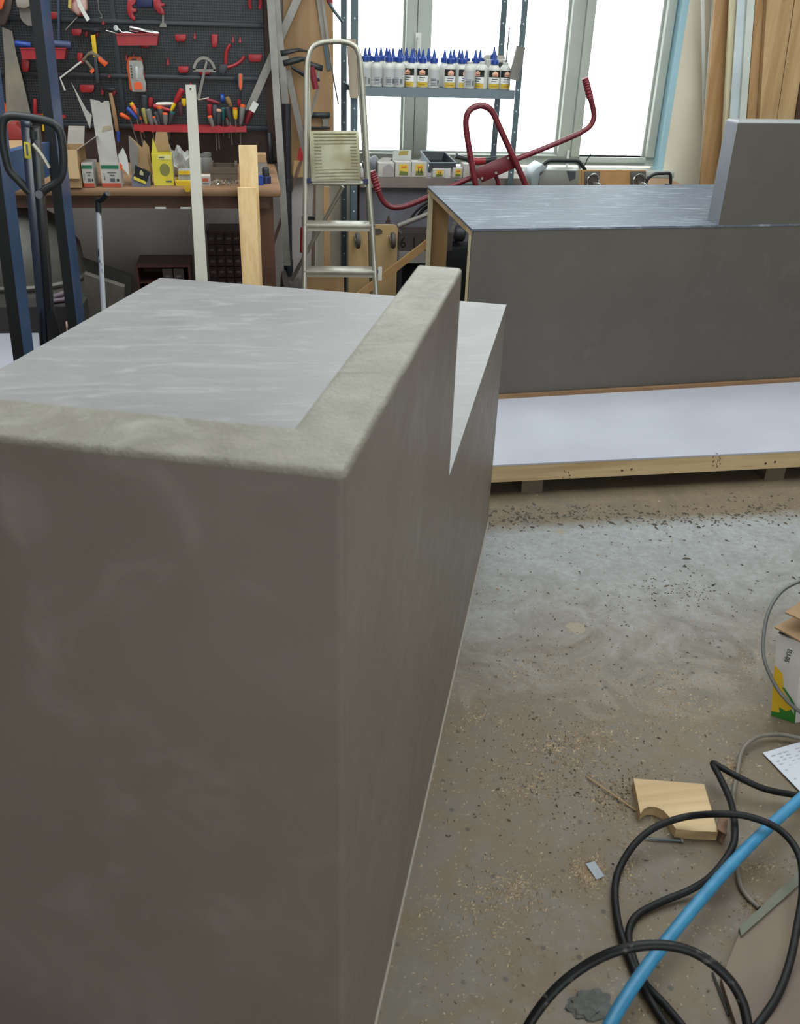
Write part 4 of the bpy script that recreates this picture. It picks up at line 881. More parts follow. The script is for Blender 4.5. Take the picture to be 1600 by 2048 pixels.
# ---------------------------------------------------------------- TALL LEANING TIMBERS BEFORE THE BENCH
p0 = at_y(381,170,3.98); p1 = at_y(404,555,3.86)
def lean(name,label,cat,x_tl,x_tr,yt,x_bl,x_br,yb,Yt,Yb,th,mt,parent=None):
    a,b = at_y(x_tl,yt,Yt),at_y(x_tr,yt,Yt); c,d = at_y(x_br,yb,Yb),at_y(x_bl,yb,Yb)
    k = (a.z)/(a.z-d.z); A_ = a+(d-a)*k; B_ = b+(c-b)*(b.z/(b.z-c.z)); A_.z = B_.z = 0.001
    o = prism(name,[a,b,B_,A_],(0,th,0),mt,parent)
    if label: tag(o,label,cat)
    return o
t = thing('white_batten','tall narrow white batten leaning against the bench','batten',at_y(404,555,3.86)*1.0)
lean('batten',None,None,371,391,170,391,415,557,4.03,3.86,.018,mat('white_lacquer','bcb8ac',.5,col2='b3aea1',scale=6),t)
tube('hole',[at_y(381,178,4.025),at_y(381,178,4.03)+V((0,.001,0))],.004,M_BLKPL,t,seg=10)
lean('pine_plank','taller pine plank leaning against the bench, behind the shorter one','plank',477,514,292,488,525,570,4.06,3.95,.03,M_PINE)
lean('pine_plank','shorter pine plank leaning in front of the taller one','plank',475,512,376,485,520,570,3.98,3.91,.022,wood('pine_b','d6b886','ad8350','Z'))
# pole with hook
t = thing('hooked_pole','thin speckled white pole with a black hook top before the bench','pole',(at_y(207,615,3.7).x,3.7,0))
a = at_y(197,424,3.75); b = at_y(207,615,3.7); k = a.z/(a.z-b.z); f_ = a+(b-a)*k
tube('pole_tube',[a,f_],.010,mat('speckled_pole','b9bcc4',.4,col2='2b2b2f',scale=40,stretch=(1,1,.35),contrast=(.6,.66)),t); tube('black_grip',[at_y(196.5,400,3.755),a],.0115,M_BLKPL,t); tube('hook',[at_y(196.5,401,3.755),at_y(204,399,3.73),at_y(215,387,3.7)],.010,M_BLKPL,t)
# ---------------------------------------------------------------- UNDER THE BENCH
box_l = thing('drawer_cabinet','small reddish brown cabinet with two pull drawers under the bench','cabinet',(at_y(325,560,4.4).x,4.4,0))
q0,q1 = at_y(271,535,4.35),at_y(380,535,4.35); zt = at_y(325,535,4.35).z; zb = zt-.2; M_CAB = mat('cabinet_brown','5d3732',.5,col2='52302b',scale=6)
tag(box('support_box',q0.x+.02,q1.x-.02,4.37,4.55,0,zb-.001,mat('dim_box','3b3230',.8)),'dim box carrying the brown drawer cabinet','box')
box('top_panel',q0.x,q1.x,4.35,4.57,zt,zt+.008,M_CAB,box_l); box('side',q0.x,q0.x+.01,4.35,4.57,zb,zt-.0005,M_CAB,box_l); box('side',q1.x-.01,q1.x,4.35,4.57,zb,zt-.0005,M_CAB,box_l); box('back',q0.x+.011,q1.x-.011,4.56,4.57,zb,zt-.0005,M_CAB,box_l)
for z in (zb,zt-.075,zt-.145): box('shelf',q0.x+.011,q1.x-.011,4.36,4.559,z,z+.006,M_CAB,box_l)
for a,b in ((325,345),(347,367)):
    x0 = at_y(a,545,4.355).x; x1 = at_y(b,545,4.355).x; dr = box('drawer',x0,x1,4.356,4.5,zt-.065,zt-.008,mat('smoky_drawer','4f4643',.3),box_l); box('pull',x0+.012,x1-.012,4.346,4.355,zt-.045,zt-.036,M_GREYP,dr)
og = thing('drawer_organiser','dark red organiser with many small clear drawers under the bench','organiser',(at_y(445,560,4.45).x,4.45,0))
x0,x1 = at_y(413,470,4.45).x, at_y(482,470,4.45).x; x1 += .04; zt = at_y(445,466,4.45).z; nr,nc = 8,5; M_OR = mat('organiser_red','3f2228',.45); h0 = .02
box('case',x0,x1,4.47,4.62,h0,zt,M_OR,og); box('top_panel',x0-.003,x1+.003,4.44,4.62,zt+.0005,zt+.01,M_OR,og)
cw = (x1-x0)/nc; ch = (zt-h0)/11
for i in range(11):
    for j in range(nc):
        X = x0+j*cw; Z = zt-(i+1)*ch
        d = box('drawer',X+.003,X+cw-.003,4.452,4.4695,Z+.003,Z+ch-.003,mat('drawer_front','4a3238',.3,col2='33242a',scale=30),og)
        box('pull',X+cw*.25,X+cw*.75,4.445,4.4515,Z+ch*.45,Z+ch*.6,mat('pull_grey','6e6664',.3),d)
tag(prism('sooty_board',[at_y(x,y,4.3) for x,y in ((165,518),(262,552),(262,640),(165,640))],(0,.03,0),mat('soot_black','2a2828',.7,col2='4a4640',scale=5)),'sooty black board leaning under the bench','panel')
tag(prism('stacked_boards',[at_y(x,y,4.05) for x,y in ((168,548),(248,575),(245,660),(168,660))],(0,.05,0),mat('grey_board','5d5850',.8,col2='45413c',scale=7)),'grimy grey boards leaning in front of the sooty panel','boards')
# barrel-like grey sack at left
bm = BM(); c = V((at_y(20,460,4.2).x,4.3,0)); lathe_add(bm,[(.26,.0),(.27,.05),(.27,.42),(.262,.44),(.27,.46),(.26,.58),(.2,.68),(.11,.735),(.03,.75)],c,seg=32)
t = thing('dust_bag','dusty grey rounded dust collector bag under the bench at far left','dust collector',c); link('bag_body',bm,mat('dusty_cloth','6b6762',.8,col2='504d49',scale=4),t,True); lathe('rim_ring',[(.276,.44),(.28,.45),(.276,.46)],c,M_ALUD,t,seg=32)
tag(box('dark_crate',at_y(50,560,3.9).x-.25,at_y(125,560,3.9).x+.07,3.86,4.0,0,at_y(120,606,3.9).z-.004,mat('dim_crate','2e2a28',.8)),'dark low crate on the floor behind the steel posts','crate')
tag(tube('purple_stick',[V((at_y(103,608,3.9).x,3.9,at_y(120,606,3.9).z+.007)),V((at_y(136,596,3.9).x,3.93,at_y(120,606,3.9).z+.009))],.01,mat('mauve','6a5a66',.6)),'mauve stick on the dark crate behind the posts','stick')
tag(tube('purple_stick',[V((at_y(110,600,3.96).x,3.96,at_y(120,606,3.9).z+.009)),V((at_y(140,588,3.96).x,3.97,at_y(120,606,3.9).z+.03))],.012,mat('mauve','6a5a66',.6)),'shorter mauve stick behind the first one','stick')
# ---------------------------------------------------------------- BLUE-BLACK STEEL FRAME AND PALLET TRUCK
sf = thing('steel_stand','blue-black steel frame with two tall posts and a deep beam at far left','stand',(-.75,2.9,0))
def post(px,py,px2,py2,Y,wd,dp,z1):
    a,b = at_y(px,py,Y),at_y(px2,py2,Y); k = (b.x-a.x)/(b.z-a.z); xb = a.x+(0-a.z)*k; xt = a.x+(z1-a.z)*k
    prism('post',[(xb,Y,0),(xb+wd,Y,0),(xt+wd,Y,z1),(xt,Y,z1)],(0,dp,0),M_BLUEP,sf)  # next: black strip that paints shade onto the camera-facing side
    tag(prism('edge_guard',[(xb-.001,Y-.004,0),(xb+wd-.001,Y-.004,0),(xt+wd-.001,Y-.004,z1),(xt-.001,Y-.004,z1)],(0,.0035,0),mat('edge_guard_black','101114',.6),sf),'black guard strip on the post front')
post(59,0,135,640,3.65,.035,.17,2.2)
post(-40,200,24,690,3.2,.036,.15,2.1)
a = at_y(10,306,3.36); b = at_y(99,284,3.64); a2 = at_y(12,392,3.36); b2 = at_y(99,352,3.64)
prism('beam',[a,b,b2,a2],(-.04,0,0),M_BLUEP,sf)
prism('beam',[at_y(-60,285,3.8),at_y(76,283,3.8),at_y(76,350,3.8),at_y(-60,350,3.8)],(0,.04,0),M_BLUEP,sf)
tag(prism('board_offcut',[at_y(-30,281,3.74),at_y(46,281,3.74),at_y(50,296,3.66),at_y(-30,312,3.5)],(0,0,-.02),M_CARD),'tan board resting on the steel frame beam','board')
pt = thing('pallet_truck','pallet truck handle with black loop grip beside the steel frame','pallet truck',(at_y(100,640,3.0).x,3.0,0))
PY = 3.0
tube('loop_grip',[at_y(x,y,PY) for x,y in ((60,386),(38,362),(20,342),(13,322),(6,288),(4,262),(7,240),(20,232),(50,234),(85,240),(108,248),(120,264),(125,290),(127,325),(123,350),(112,366),(92,378),(80,388))],.012,M_BLKPL,pt,sm=6,seg=14)
def pbar(name,px,Y,th,mt): plate(name,px,Y,th,mt,pt,bev=.002)
def shaftp(x_tl,x_tr,yt,x_bl,x_br,yb,Y,th,mt):
    a,b,c,d = at_y(x_tl,yt,Y),at_y(x_tr,yt,Y),at_y(x_br,yb,Y),at_y(x_bl,yb,Y); k=(a.z-.15)/(a.z-d.z); k2=(b.z-.15)/(b.z-c.z)
    prism('shaft',[a,b,b+(c-b)*k2,a+(d-a)*k],(0,th,0),mt,pt,bev=.002)
shaftp(40,58,240,68,84,560,PY-.01,.03,M_STEELP); shaftp(59,75,255,84,98,560,PY-.005,.05,M_BLACK)
pbar('crossbar',[(40,240),(60,242),(60,256),(41,252)],PY-.02,.03,M_STEELP)
tube('lever',[at_y(65,288,PY-.03),at_y(84,312,PY-.03),at_y(98,336,PY-.03)],.006,M_ALU,pt,sm=4)
pbar('warning_label',[(47,283),(60,285),(63,319),(49,316)],PY-.0125,.002,mat('label_yellow','c9b93c',.5)); pbar('label_text',[(51,288),(55,289),(57,312),(53,311)],PY-.0135,.001,M_INK)
tube('pivot_bolt',[at_y(78,389,PY-.03),at_y(78,389,PY+.02)],.012,M_BLACK,pt); tube('trigger',[at_y(66,262,PY-.02),at_y(67,278,PY-.02)],.01,M_BLKPL,pt)
pbar('bracket',[(78,625),(81,620),(84,690),(79,690)],PY-.02,.06,M_BLACK); pbar('bracket',[(93,628),(107,614),(122,672),(118,690),(96,690)],PY-.03,.01,M_BLACK)
c = V((at_y(98,650,PY).x+.0,PY+.05,0)); 
lathe('pump',[(.06,.1),(.06,.3),(.045,.34)],c,M_BLACK,pt,seg=16)
for s in (-.09,.03): lathe('wheel',[(.03,0),(.09,.001),(.09,.05),(.03,.051)],c+V((s,0,.092)),M_RUB,pt,axis='X',seg=20)
wz = at_z(40,668,.35)
tag(prism('white_sheet',[at_z(-200,668,.30),at_z(76,670,.30),at_z(96,700,.30),at_z(60,760,.30),at_z(-200,800,.30)],(0,0,.012),M_WHITE),'pale blue-white sheet lying low behind the near desk at left','sheet')
pp_ = at_z(-40,720,.3); tag(box('sheet_support',pp_.x-.15,pp_.x+.05,pp_.y-.1,pp_.y+.05,0,.299,mat('dim_box','3b3230',.8)),'box carrying the pale sheet at left','box')
tag(prism('bread_bag',[at_z(x,y,.33) for x,y in ((132,654),(140,645),(156,639),(175,641),(172,650),(150,664),(134,668))],(0,0,.03),mat('pink_paper','c9a59a',.7,col2='b08a7c',scale=12),bev=.008),'crumpled pink paper peeping over the near desk edge','paper')
# ---------------------------------------------------------------- PLYWOOD, PIPE AND BAR CLAMPS BETWEEN BENCH AND WINDOW
PLY = 4.955
tag(vplank('plywood_sheet',566,666,0,572,668,345,PLY,.78,2.4,.02,M_PLYD),'tall old plywood sheet fixed to the wall left of the window','plywood')
for x,y in ((657,163),(640,200),(633,71),(607,70)): pass
def alu(name,label,x0,y0,x1,y1,w_,Y0,Y1=None,ext0=0,ext1=0,d=.02,mt=None,cat='bar'):
    Y1 = Y1 or Y0; a,b = at_y(x0,y0,Y0),at_y(x1,y1,Y1); u = (b-a).normalized(); a = a-u*ext0; b = b+u*ext1
    o = bar(name,a,b,w_,d,mt or M_ALUD); 
    if label: tag(o,label,cat)
    return o
alu('aluminium_bar','long upright aluminium bar right beside the tool wall',541,0,560,300,.034,4.84,4.78,.5,.55)
alu('aluminium_bar','second upright aluminium bar with a black sleeve below',552,0,571,207,.034,4.90,4.88,.5,0)
alu('aluminium_bar','slanted aluminium bar crossing behind the upright bars',596,-5,497,222,.036,4.93,4.93,.2,0,.012)
t = thing('bar_clamp','slanted clamp grip with pale and dark red end near the rack','clamp',at_y(495,225,4.9)); alu('pale_end',None,512,205,503,222,.03,4.905,d=.02,mt=M_CREAM).parent = None
for o in [COL.objects[-1]]: o.parent = t; [setattr(v,'co',v.co - t.location) for v in o.data.vertices]
tube('red_end',[at_y(502,222,4.9),at_y(495,238,4.9),at_y(492,248,4.9)],.015,mat('dark_red','7a1f2c',.5),t,radii=[.016,.014,.008])
# black waste pipe
t = thing('drain_pipe','black vertical pipe running to the floor right of the bench','pipe',(at_y(576,560,4.85).x,4.85,0))
a,b = at_y(573,208,4.85),at_y(577,560,4.85); k = a.z/(a.z-b.z)
tube('pipe_tube',[a,a+(b-a)*k],.021,mat('pipe_black','26282e',.4,col2='2f3137',scale=6),t,seg=16)
for y in (362,528): p = a.lerp(b,(y-208)/352); lathe('socket',[(.0235,-.03),(.0245,-.025),(.0245,.025),(.0235,.03)],p,mat('pipe_black','26282e',.4),t,seg=16)
# F clamps
def fclamp(label, barpts, jaws, handle, Y, extra=()):
    t = thing('bar_clamp',label,'clamp',at_y(barpts[0],barpts[1],Y),'bar clamps by the plywood')
    if barpts[4]: 
        a,b = at_y(barpts[0],barpts[1],Y),at_y(barpts[2],barpts[3],Y); bar('rail',a,b,barpts[4],.01,M_ALUD,t)
    for k,j in enumerate(jaws): plate('jaw',j,Y-.025,.022,M_BLACK,t,bev=.002)
    if handle:
        hp,r,m_ = handle; tube('handle',[at_y(x,y,Y-.04) for x,y in hp],r,m_,t,seg=10)
    for pxs in extra: plate('pad',pxs,Y-.018,.014,M_ALUD,t)
    return t
fclamp('large bar clamp with two black jaws and steel bar slanting down',(575,140,609,300,.03),[[(560,101),(598,96),(615,101),(614,105),(598,103),(563,113)],[(565,121),(598,113),(618,116),(612,121),(582,130),(568,133)]],None,4.9,[[(566,113),(577,112),(578,121),(566,122)]])
fclamp('bar clamp with dark red grip in front of the plywood',(638,170,620,235,.012),[[(608,119),(622,123),(647,131),(645,143),(634,140),(608,131)],[(581,130),(612,146),(640,158),(640,164),(610,156),(583,138)]],([(623,134),(626,150),(632,178)],.015,mat('dark_red','7a1f2c',.5)),4.8,[[(636,141),(641,142),(638,158),(633,156)]])
fclamp('horizontal bar clamp above the ladder platform',(600,230,600,232,0),[[(618,225),(660,225),(660,236),(618,236)],[(600,253),(661,255),(660,258),(600,260)]],None,4.955,[[(644,237),(657,237),(657,253),(645,253),(646,243),(644,240)]])
fclamp('clamp with steel bar hanging from the top over the plywood edge',(636,-10,648,80,.02),[],None,4.84); fclamp('long curved steel bar clamp reaching over the window edge',(644,-10,657,90,.012),[],None,4.80)
tag(tube('steel_bar',[at_y(655,78,4.7),at_y(664,140,4.7),at_y(677,209,4.7)],.009,M_ALUD,sq=.4,seg=8,sm=3),'narrow curved steel bar hanging against the window left of the shelf','bar')
tag(alu('steel_bar',None,650,90,658,140,.018,4.951,ext0=.6,d=.006,mt=M_SHELF),'short flat steel bar end below the ladder arch','bar')
tag(tube('shelf_brace',[at_y(655,0,4.75),at_y(668,22,4.75),at_y(686,45,4.75)],.007,M_SHELF,seg=8),'thin dark strut reaching from the top clamp to the shelf','strut')
tag(tube('clamp_grip',[at_y(658,-12,4.7),at_y(660,6,4.7)],.014,mat('dark_red','7a1f2c',.5)),'dark red clamp grip at the top edge over the plywood','grip')
# brown strips and a red tail, wall things behind the ladder
lean('brown_strip','dark brown strip leaning across behind the black pipe','strip',600,606,320,543,549,490,4.93,4.80,.012,M_BENCH)
tag(plate('red_pennant',[(599,296),(602,296),(607,314),(604,322),(596,321),(595,314)],4.74,.02,M_RED),'small red clamp grip hanging beside the ladder rail','grip')
tag(plate('plywood_scrap',[(588,322),(615,322),(615,354),(586,355)],4.93,.015,M_PLY),'pale plywood scrap on the wall left of the ladder','plywood')
lean('upright_strip','worn wooden lath standing against the wall behind the ladder','lath',647,659,374,649,661,600,4.93,4.90,.015,M_PLYD)
lean('upright_lath','thin dark lath behind the left ladder rail','lath',627,632,370,623,630,510,4.90,4.88,.01,mat('dim_lath','5b4a40',.7))
t = thing('bar_clamp','standing clamp with red grip behind the left ladder rail','clamp',at_y(604,470,4.6)); plate('jaw',[(604,434),(630,434),(630,440),(606,441),(606,452),(604,452)],4.6,.02,M_BLACK,t); tube('handle',[at_y(605,455,4.6),at_y(604,505,4.6)],.011,M_RED,t)
tag(box('concrete_rubble',at_y(580,560,4.6).x,at_y(645,560,4.6).x,4.62,4.8,0,.3,mat('rubble','6d645c',.9,col2='4c443d',scale=14,bump=.6)),'dusty block at the foot of the wall behind the ladder','block')
tag(box('plywood_offcut',at_y(608,575,4.4).x,at_y(690,575,4.4).x,4.45,4.47,0,at_y(650,556,4.4).z,M_PLYD),'plywood offcut standing low behind the ladder','plywood')
bm = BM(); bmesh.ops.create_icosphere(bm,subdivisions=3,radius=1); c = at_y(578,560,4.35)
for v in bm.verts:
    n_ = 1+.1*math.sin(6*v.co.x+4*v.co.z); v.co = V((v.co.x*.075*n_, v.co.y*.07*n_, (v.co.z+1)*c.z*.54*n_)) + V((c.x,c.y,.0))
tag(link('sack',bm,mat('sack_grey','5a544e',.8,col2='3f3a36',scale=6),smooth=True),'grey sack on the floor at the foot of the pipe','sack')
# ---------------------------------------------------------------- STEPLADDER
LD = thing('stepladder','aluminium stepladder with folded up ribbed platform','ladder',(at_y(680,600,4.1).x,4.0,0))
def LY(py): return 4.12+(600-py)*.00058
def lp(x,y,d=0): return at_y(x,y,LY(y)+d)
def to_floor(p,q): k = p.z/(p.z-q.z); return p+(q-p)*k
L0 = to_floor(lp(611,368),lp(609,575)); R0_ = to_floor(lp(737,368),lp(752,575))
tube('hand_rail',[L0,lp(609,575),lp(610,450),lp(611,368),lp(612,250),lp(613,150),lp(616,118),lp(624,96),lp(640,86),lp(665,83),lp(690,84),lp(707,91),lp(716,104),lp(722,135),lp(729,230),lp(737,368),lp(744,450),lp(752,575),R0_],.0115,M_ALU,LD,sm=4,seg=12)
for xa,xb in ((613,708),(706,722)): pass
tube('inner_rail',[lp(617,118,.02),lp(619,250,.02),lp(619,368,.02)],.007,M_ALU,LD); tube('inner_rail',[lp(716,118,.02),lp(724,250,.02),lp(732,368,.02)],.007,M_ALU,LD)
def step(xl,xr,yt,yf,yb_):
    a,b = lp(xl,yf),lp(xr,yf+1); z1 = a.z; h_ = z1-lp(xl,yb_).z
    s = prism('step',[a+V((0,-.012,0)),b+V((0,-.012,0)),b+V((0,.075,0)),a+V((0,.075,0))],(0,0,-h_*.55),M_ALU,LD,bev=.003)
    prism('step_skirt',[a+V((.004,-.008,-h_*.56)),b+V((-.004,-.008,-h_*.56)),b+V((-.004,.06,-h_*.56)),a+V((.004,.06,-h_*.56))],(0,0,-h_*.44),mat('worn_alu','a8a394',.45,.6),LD)
    for x in (a.x-.004,b.x+.0005): box('end_cap',x,x+.0035,a.y-.013,a.y+.01,z1-h_*.5,z1-.002,M_NAVY,LD)
step(611,747,440,447,462); step(610,754,532,540,554)
zq = L0.z
for zz_ in (.23,):
    k = (zz_-L0.z)/(lp(610,450).z-L0.z); a = L0.lerp(lp(610,450),k); b = R0_.lerp(lp(744,450),k)
    prism('step',[a+V((0,-.012,0)),b+V((0,-.012,0)),b+V((0,.075,0)),a+V((0,.075,0))],(0,0,-.03),M_ALU,LD,bev=.003)
a,b = lp(618,366),lp(732,366); tube('cross_tube',[a,b],.009,M_ALU,LD)
# ribbed platform folded up
plt_px = [(618,262),(717,262),(723,362),(622,364)]
pa_,pb_,pc_,pd_ = [lp(x,y,-.02) for x,y in plt_px]
M_PLAT = mat('scuffed_alu','98957f',.4,.5,col2='857f63',scale=14)
prism('platform',[pa_,pb_,pc_,pd_],(0,.012,0),M_PLAT,LD,bev=.003)
for k in range(15):
    t_ = .05+.9*k/14; L_ = pa_.lerp(pd_,t_)+V((.02,0,0)); R_ = pb_.lerp(pc_,t_)+V((-.012,0,0)); mid = 4 <= k <= 10
    if mid: 
        tube('rib',[L_,L_.lerp(R_,.16)],.0035,M_PLAT,LD,seg=6); tube('rib',[L_.lerp(R_,.85),R_],.0035,M_PLAT,LD,seg=6)
    else: tube('rib',[L_,R_],.0035,M_PLAT,LD,seg=6)
for x,y in ((619,361),(731,362)): p = lp(x,y,-.005); box('hinge_block',p.x-.011,p.x+.011,p.y-.012,p.y+.012,p.z-.01,p.z+.01,M_NAVY,LD)
a = at_y(686,373,4.36); b = at_y(575,575,4.50); tube('rear_leg',[a,b,a+(b-a)*(a.z/(a.z-b.z))],.0095,M_ALU,LD)
a = at_y(739,470,4.45); b = at_y(742,570,4.55); tube('rear_leg',[at_y(734,372,4.36),a,b,a+(b-a)*(a.z/(a.z-b.z))],.0085,M_ALU,LD)
box('warning_plate',at_y(756,530,4.2).x,at_y(763,560,4.2).x,4.19,4.192,at_y(756,560,4.2).z,at_y(756,533,4.2).z,M_CREAM,LD)
# ---------------------------------------------------------------- SHELF RACK BEFORE THE WINDOW
SY = 4.98
rk = thing('shelf_rack','grey perforated steel shelf rack standing before the window','rack',(at_y(860,200,SY).x,SY,0))
TZ = at_y(860,177,SY).z; SB = at_y(860,195,SY).z
def upright(px,py,px2,py2,Y,wd,side):
    a,b = at_y(px,py,Y),at_y(px2,py2,Y); x = (a.x+b.x)/2
    bm = BM(); box_add(bm,x-wd/2,x+wd/2,Y,Y+.003,0,2.3); u = link('upright',bm,M_SHELF,rk)
    bm = BM(); xx = x-wd/2 if side>0 else x+wd/2-.003; box_add(bm,xx,xx+.003,Y+.0035,Y+.035,0,2.3); link('upright_flange',bm,M_SHELF,u)
    if u.children: u.children[0].location = (0,0,0); 
    for v in u.children[0].data.vertices: pass
    z = .3; bm = BM()
    while z < 2.2: lathe_add(bm,[(.0042,-.001),(.0042,.0)],(x,Y-.0001,z),'Y',8); z += .10
    h = link('bolt_holes',bm,mat('daylight_hole','c8d2da',.3),u); h['kind'] = 'stuff'
    return x
# right and left uprights
xr_f = upright(1036,100,1030,330,SY,.03,-1); xr_r = upright(1003,0,994,300,5.33,.032,-1)
xl_f = upright(707,40,711,240,SY,.034,1); xl_r = upright(684,0,692,259,5.33,.03,1)
box('top_shelf',xl_f-.015,xr_f-.016,SY+.004,5.36,TZ-.004,TZ,M_SHELFT,rk); box('shelf_lip',xl_f-.015,xr_f-.016,SY+.0005,SY+.0035,SB,TZ,M_SHELFT,rk)
box('shelf_lip',xl_f-.015,xr_f-.016,5.361,5.364,SB,TZ,M_SHELFT,rk)
tag(vplank('wooden_lath',694,712,78,700,717,195,SY-.03,at_y(705,196,SY-.03).z,at_y(700,78,SY-.03).z,.02,wood('pale_lath','a69782','857560','Z',knots=False)),'short greyish wooden lath hooked on the left upright of the rack','lath')
tag(plate('board_offcut',[(1035,91),(1051,95),(1037,162),(1019,158)],SY-.03,.02,wood('grey_lath','7f7a74','5f5a55','Z',knots=False)),'grey wooden board tilted against the right upright of the rack','board')
tag(tube('thin_rod',[at_y(1019,55,5.1),at_y(1010,150,5.1),at_y(1009,172,5.1)],.0035,M_SHELF,seg=6),'thin dark rod standing behind the bottles at right','rod')
# glue bottles
def bottle_meshes():
    prof = [(.028,0),(.0315,.004),(.0315,.088),(.030,.098),(.020,.112),(.0145,.116),(.0145,.128)]
    return prof
def glue(label, front, capped=True, loc=(0,0,0), rz=0, s=1.0, label_side=True, group='white glue bottles on the steel shelf'):
    t = thing('glue_bottle',label,'bottle',loc,group)
    def loc_link(name,bm,mt,par=t):
        me = bpy.data.meshes.new(name); bmesh.ops.recalc_face_normals(bm,faces=bm.faces); bm.to_mesh(me); bm.free(); me.materials.append(mt)
        for p in me.polygons: p.use_smooth = True
        try: me.set_sharp_from_angle(angle=math.radians(40))
        except Exception: pass
        o = bpy.data.objects.new(name,me); COL.objects.link(o); o.parent = par; return o
    bm = BM(); lathe_add(bm,[(r*s,h*s) for r,h in bottle_meshes()],seg=18); loc_link('bottle_body',bm,mat('bottle_white','c2c2bb',.35))
    if capped:
        bm = BM(); lathe_add(bm,[(.0205*s,.117*s),(.0205*s,.136*s),(.017*s,.14*s)],seg=16); loc_link('cap',bm,M_BLUE)
        bm = BM(); lathe_add(bm,[(.011*s,.1405*s),(.007*s,.16*s),(.003*s,.178*s)],seg=10); loc_link('nozzle',bm,M_BLUE)
    if label_side:
        def band(name,z0,z1,a0,a1,mt,off=.0006):
            bm = BM(); n = 10; r = (.0315+off)*s; vs = []
            for k in range(n+1):
                a = a0+(a1-a0)*k/n; vs.append((bm.verts.new((r*math.sin(a),-r*math.cos(a),z0*s)),bm.verts.new((r*math.sin(a),-r*math.cos(a),z1*s))))
            for p,q in zip(vs,vs[1:]): bm.faces.new((p[0],q[0],q[1],p[1]))
            return loc_link(name,bm,mt)
        if front:
            band('black_label',.058,.09,-1.1,1.1,M_BLKINK); band('yellow_label',.006,.028,-1.0,1.0,mat('ochre_label','c9a93a',.5)); band('white_label',.029,.0575,-1.05,1.05,mat('white_label','e6e6e2',.5))
            bm = BM(); r = .0335*s; prism_add(bm,[(-.015*s,-r,.062*s),(.015*s,-r,.062*s),(.015*s,-r,.078*s),(0,-r,.087*s),(-.015*s,-r,.078*s)],(0,.0008,0)); loc_link('house_logo',bm,mat('logo_peach','e8b79a',.5))
            L = lettering('Pattex',.0095*s,(0,0,0),mat('logo_red','8c1f1c',.5),t); L.location = (0,-r-.0004,.069*s)
            band('small_print',.046,.051,-.5,.5,M_INK,.001); band('small_print',.036,.04,-.6,.3,M_INK,.001); band('text_line',.014,.017,-.5,.5,mat('brown_ink','8a6d28',.6),.001)
        else:
            band('grey_label',.01,.086,-1.0,1.0,mat('grey_label','b3b5b5',.5))
            for k in range(5): band('small_print',.014+k*.007,.017+k*.007,-.7,.15,M_INK,.001)
            band('barcode',.016,.04,.35,.8,mat('bar_grey','6e7072',.6),.001)
    t.rotation_euler = (0,0,rz); return t
BZT = TZ+.0004
fr = [(730,0,1,0,'first from the left in front row, partly behind ladder rail, back label'),(752,0,1,.3,'second from left in front row, showing printed back label'),(777,0,1,.1,'third from left in front row, tall blue nozzle, back label'),(797,0,1,-.3,'fourth from left in front row, back label'),
 (822,1,1,-.8,'fifth from left in front row, front logo turned left'),(844,1,1,-.2,'sixth from left in front row, front logo'),(866,0,1,.1,'seventh from left in front row, plain grey label'),(898,1,1,0,'eighth from left in front row, logo squarely in front'),
 (921,1,1,.5,'ninth from left in front row, logo turned right'),(937,0,0,0,'tenth from left in front row, open without cap, plain label'),(962,1,0,-.9,'eleventh from left in front row, open white neck, logo turned left'),(986,1,1,0,'twelfth from left in front row, blue cap, front logo'),(1008,1,0,.15,'rightmost in front row, open white neck, front logo')]
for px,f_,cp,rz,lb in fr:
    off = .035 if px != 937 else .0; yy = SY+.04+(.02 if px==921 else 0)
    p = at_y(px,172,yy); glue('white glue bottle, '+lb, f_, cp, (p.x,yy,BZT), rz, .98)
for k,px in enumerate((738,761,772,785,801,811,826,836,855,887,905,916,930,948,957)):
    yy = SY+.13+.065*(k%3); p = at_y(px,165,yy)
    pos = ('1st','2nd','3rd','4th','5th','6th','7th','8th','9th','10th','11th','12th','13th','14th','15th','16th')[k]
    glue('white glue bottle standing behind the front row, '+pos+' blue tip from the left there', 0, True, (p.x,yy,BZT), 0, .98, False)
p = at_y(978,165,SY+.26); t = thing('box','open white carton behind the bottles on the steel shelf','box',(p.x+.012,SY+.265,BZT)); lbox('carton',t,-.05,.065,-.07,.08,0,.13,M_CARDW); lplate('flap',t,[(-.06,.1305),(.075,.1305),(.06,.15),(-.035,.152)],0,.002,M_CARDW); lbox('dark_mouth',t,-.02,.07,-.0716,-.0705,.09,.12,M_DGREY)
p = at_y(992,120,SY+.17); t = thing('loose_cap','loose blue nozzle cap lying on a carton behind the bottles','cap',(p.x,SY+.22,BZT+.132)); lathe('cap_body',[(.018,0),(.018,.02),(.008,.03),(.003,.06)],(p.x,SY+.22,BZT+.132),M_BLUE,t)
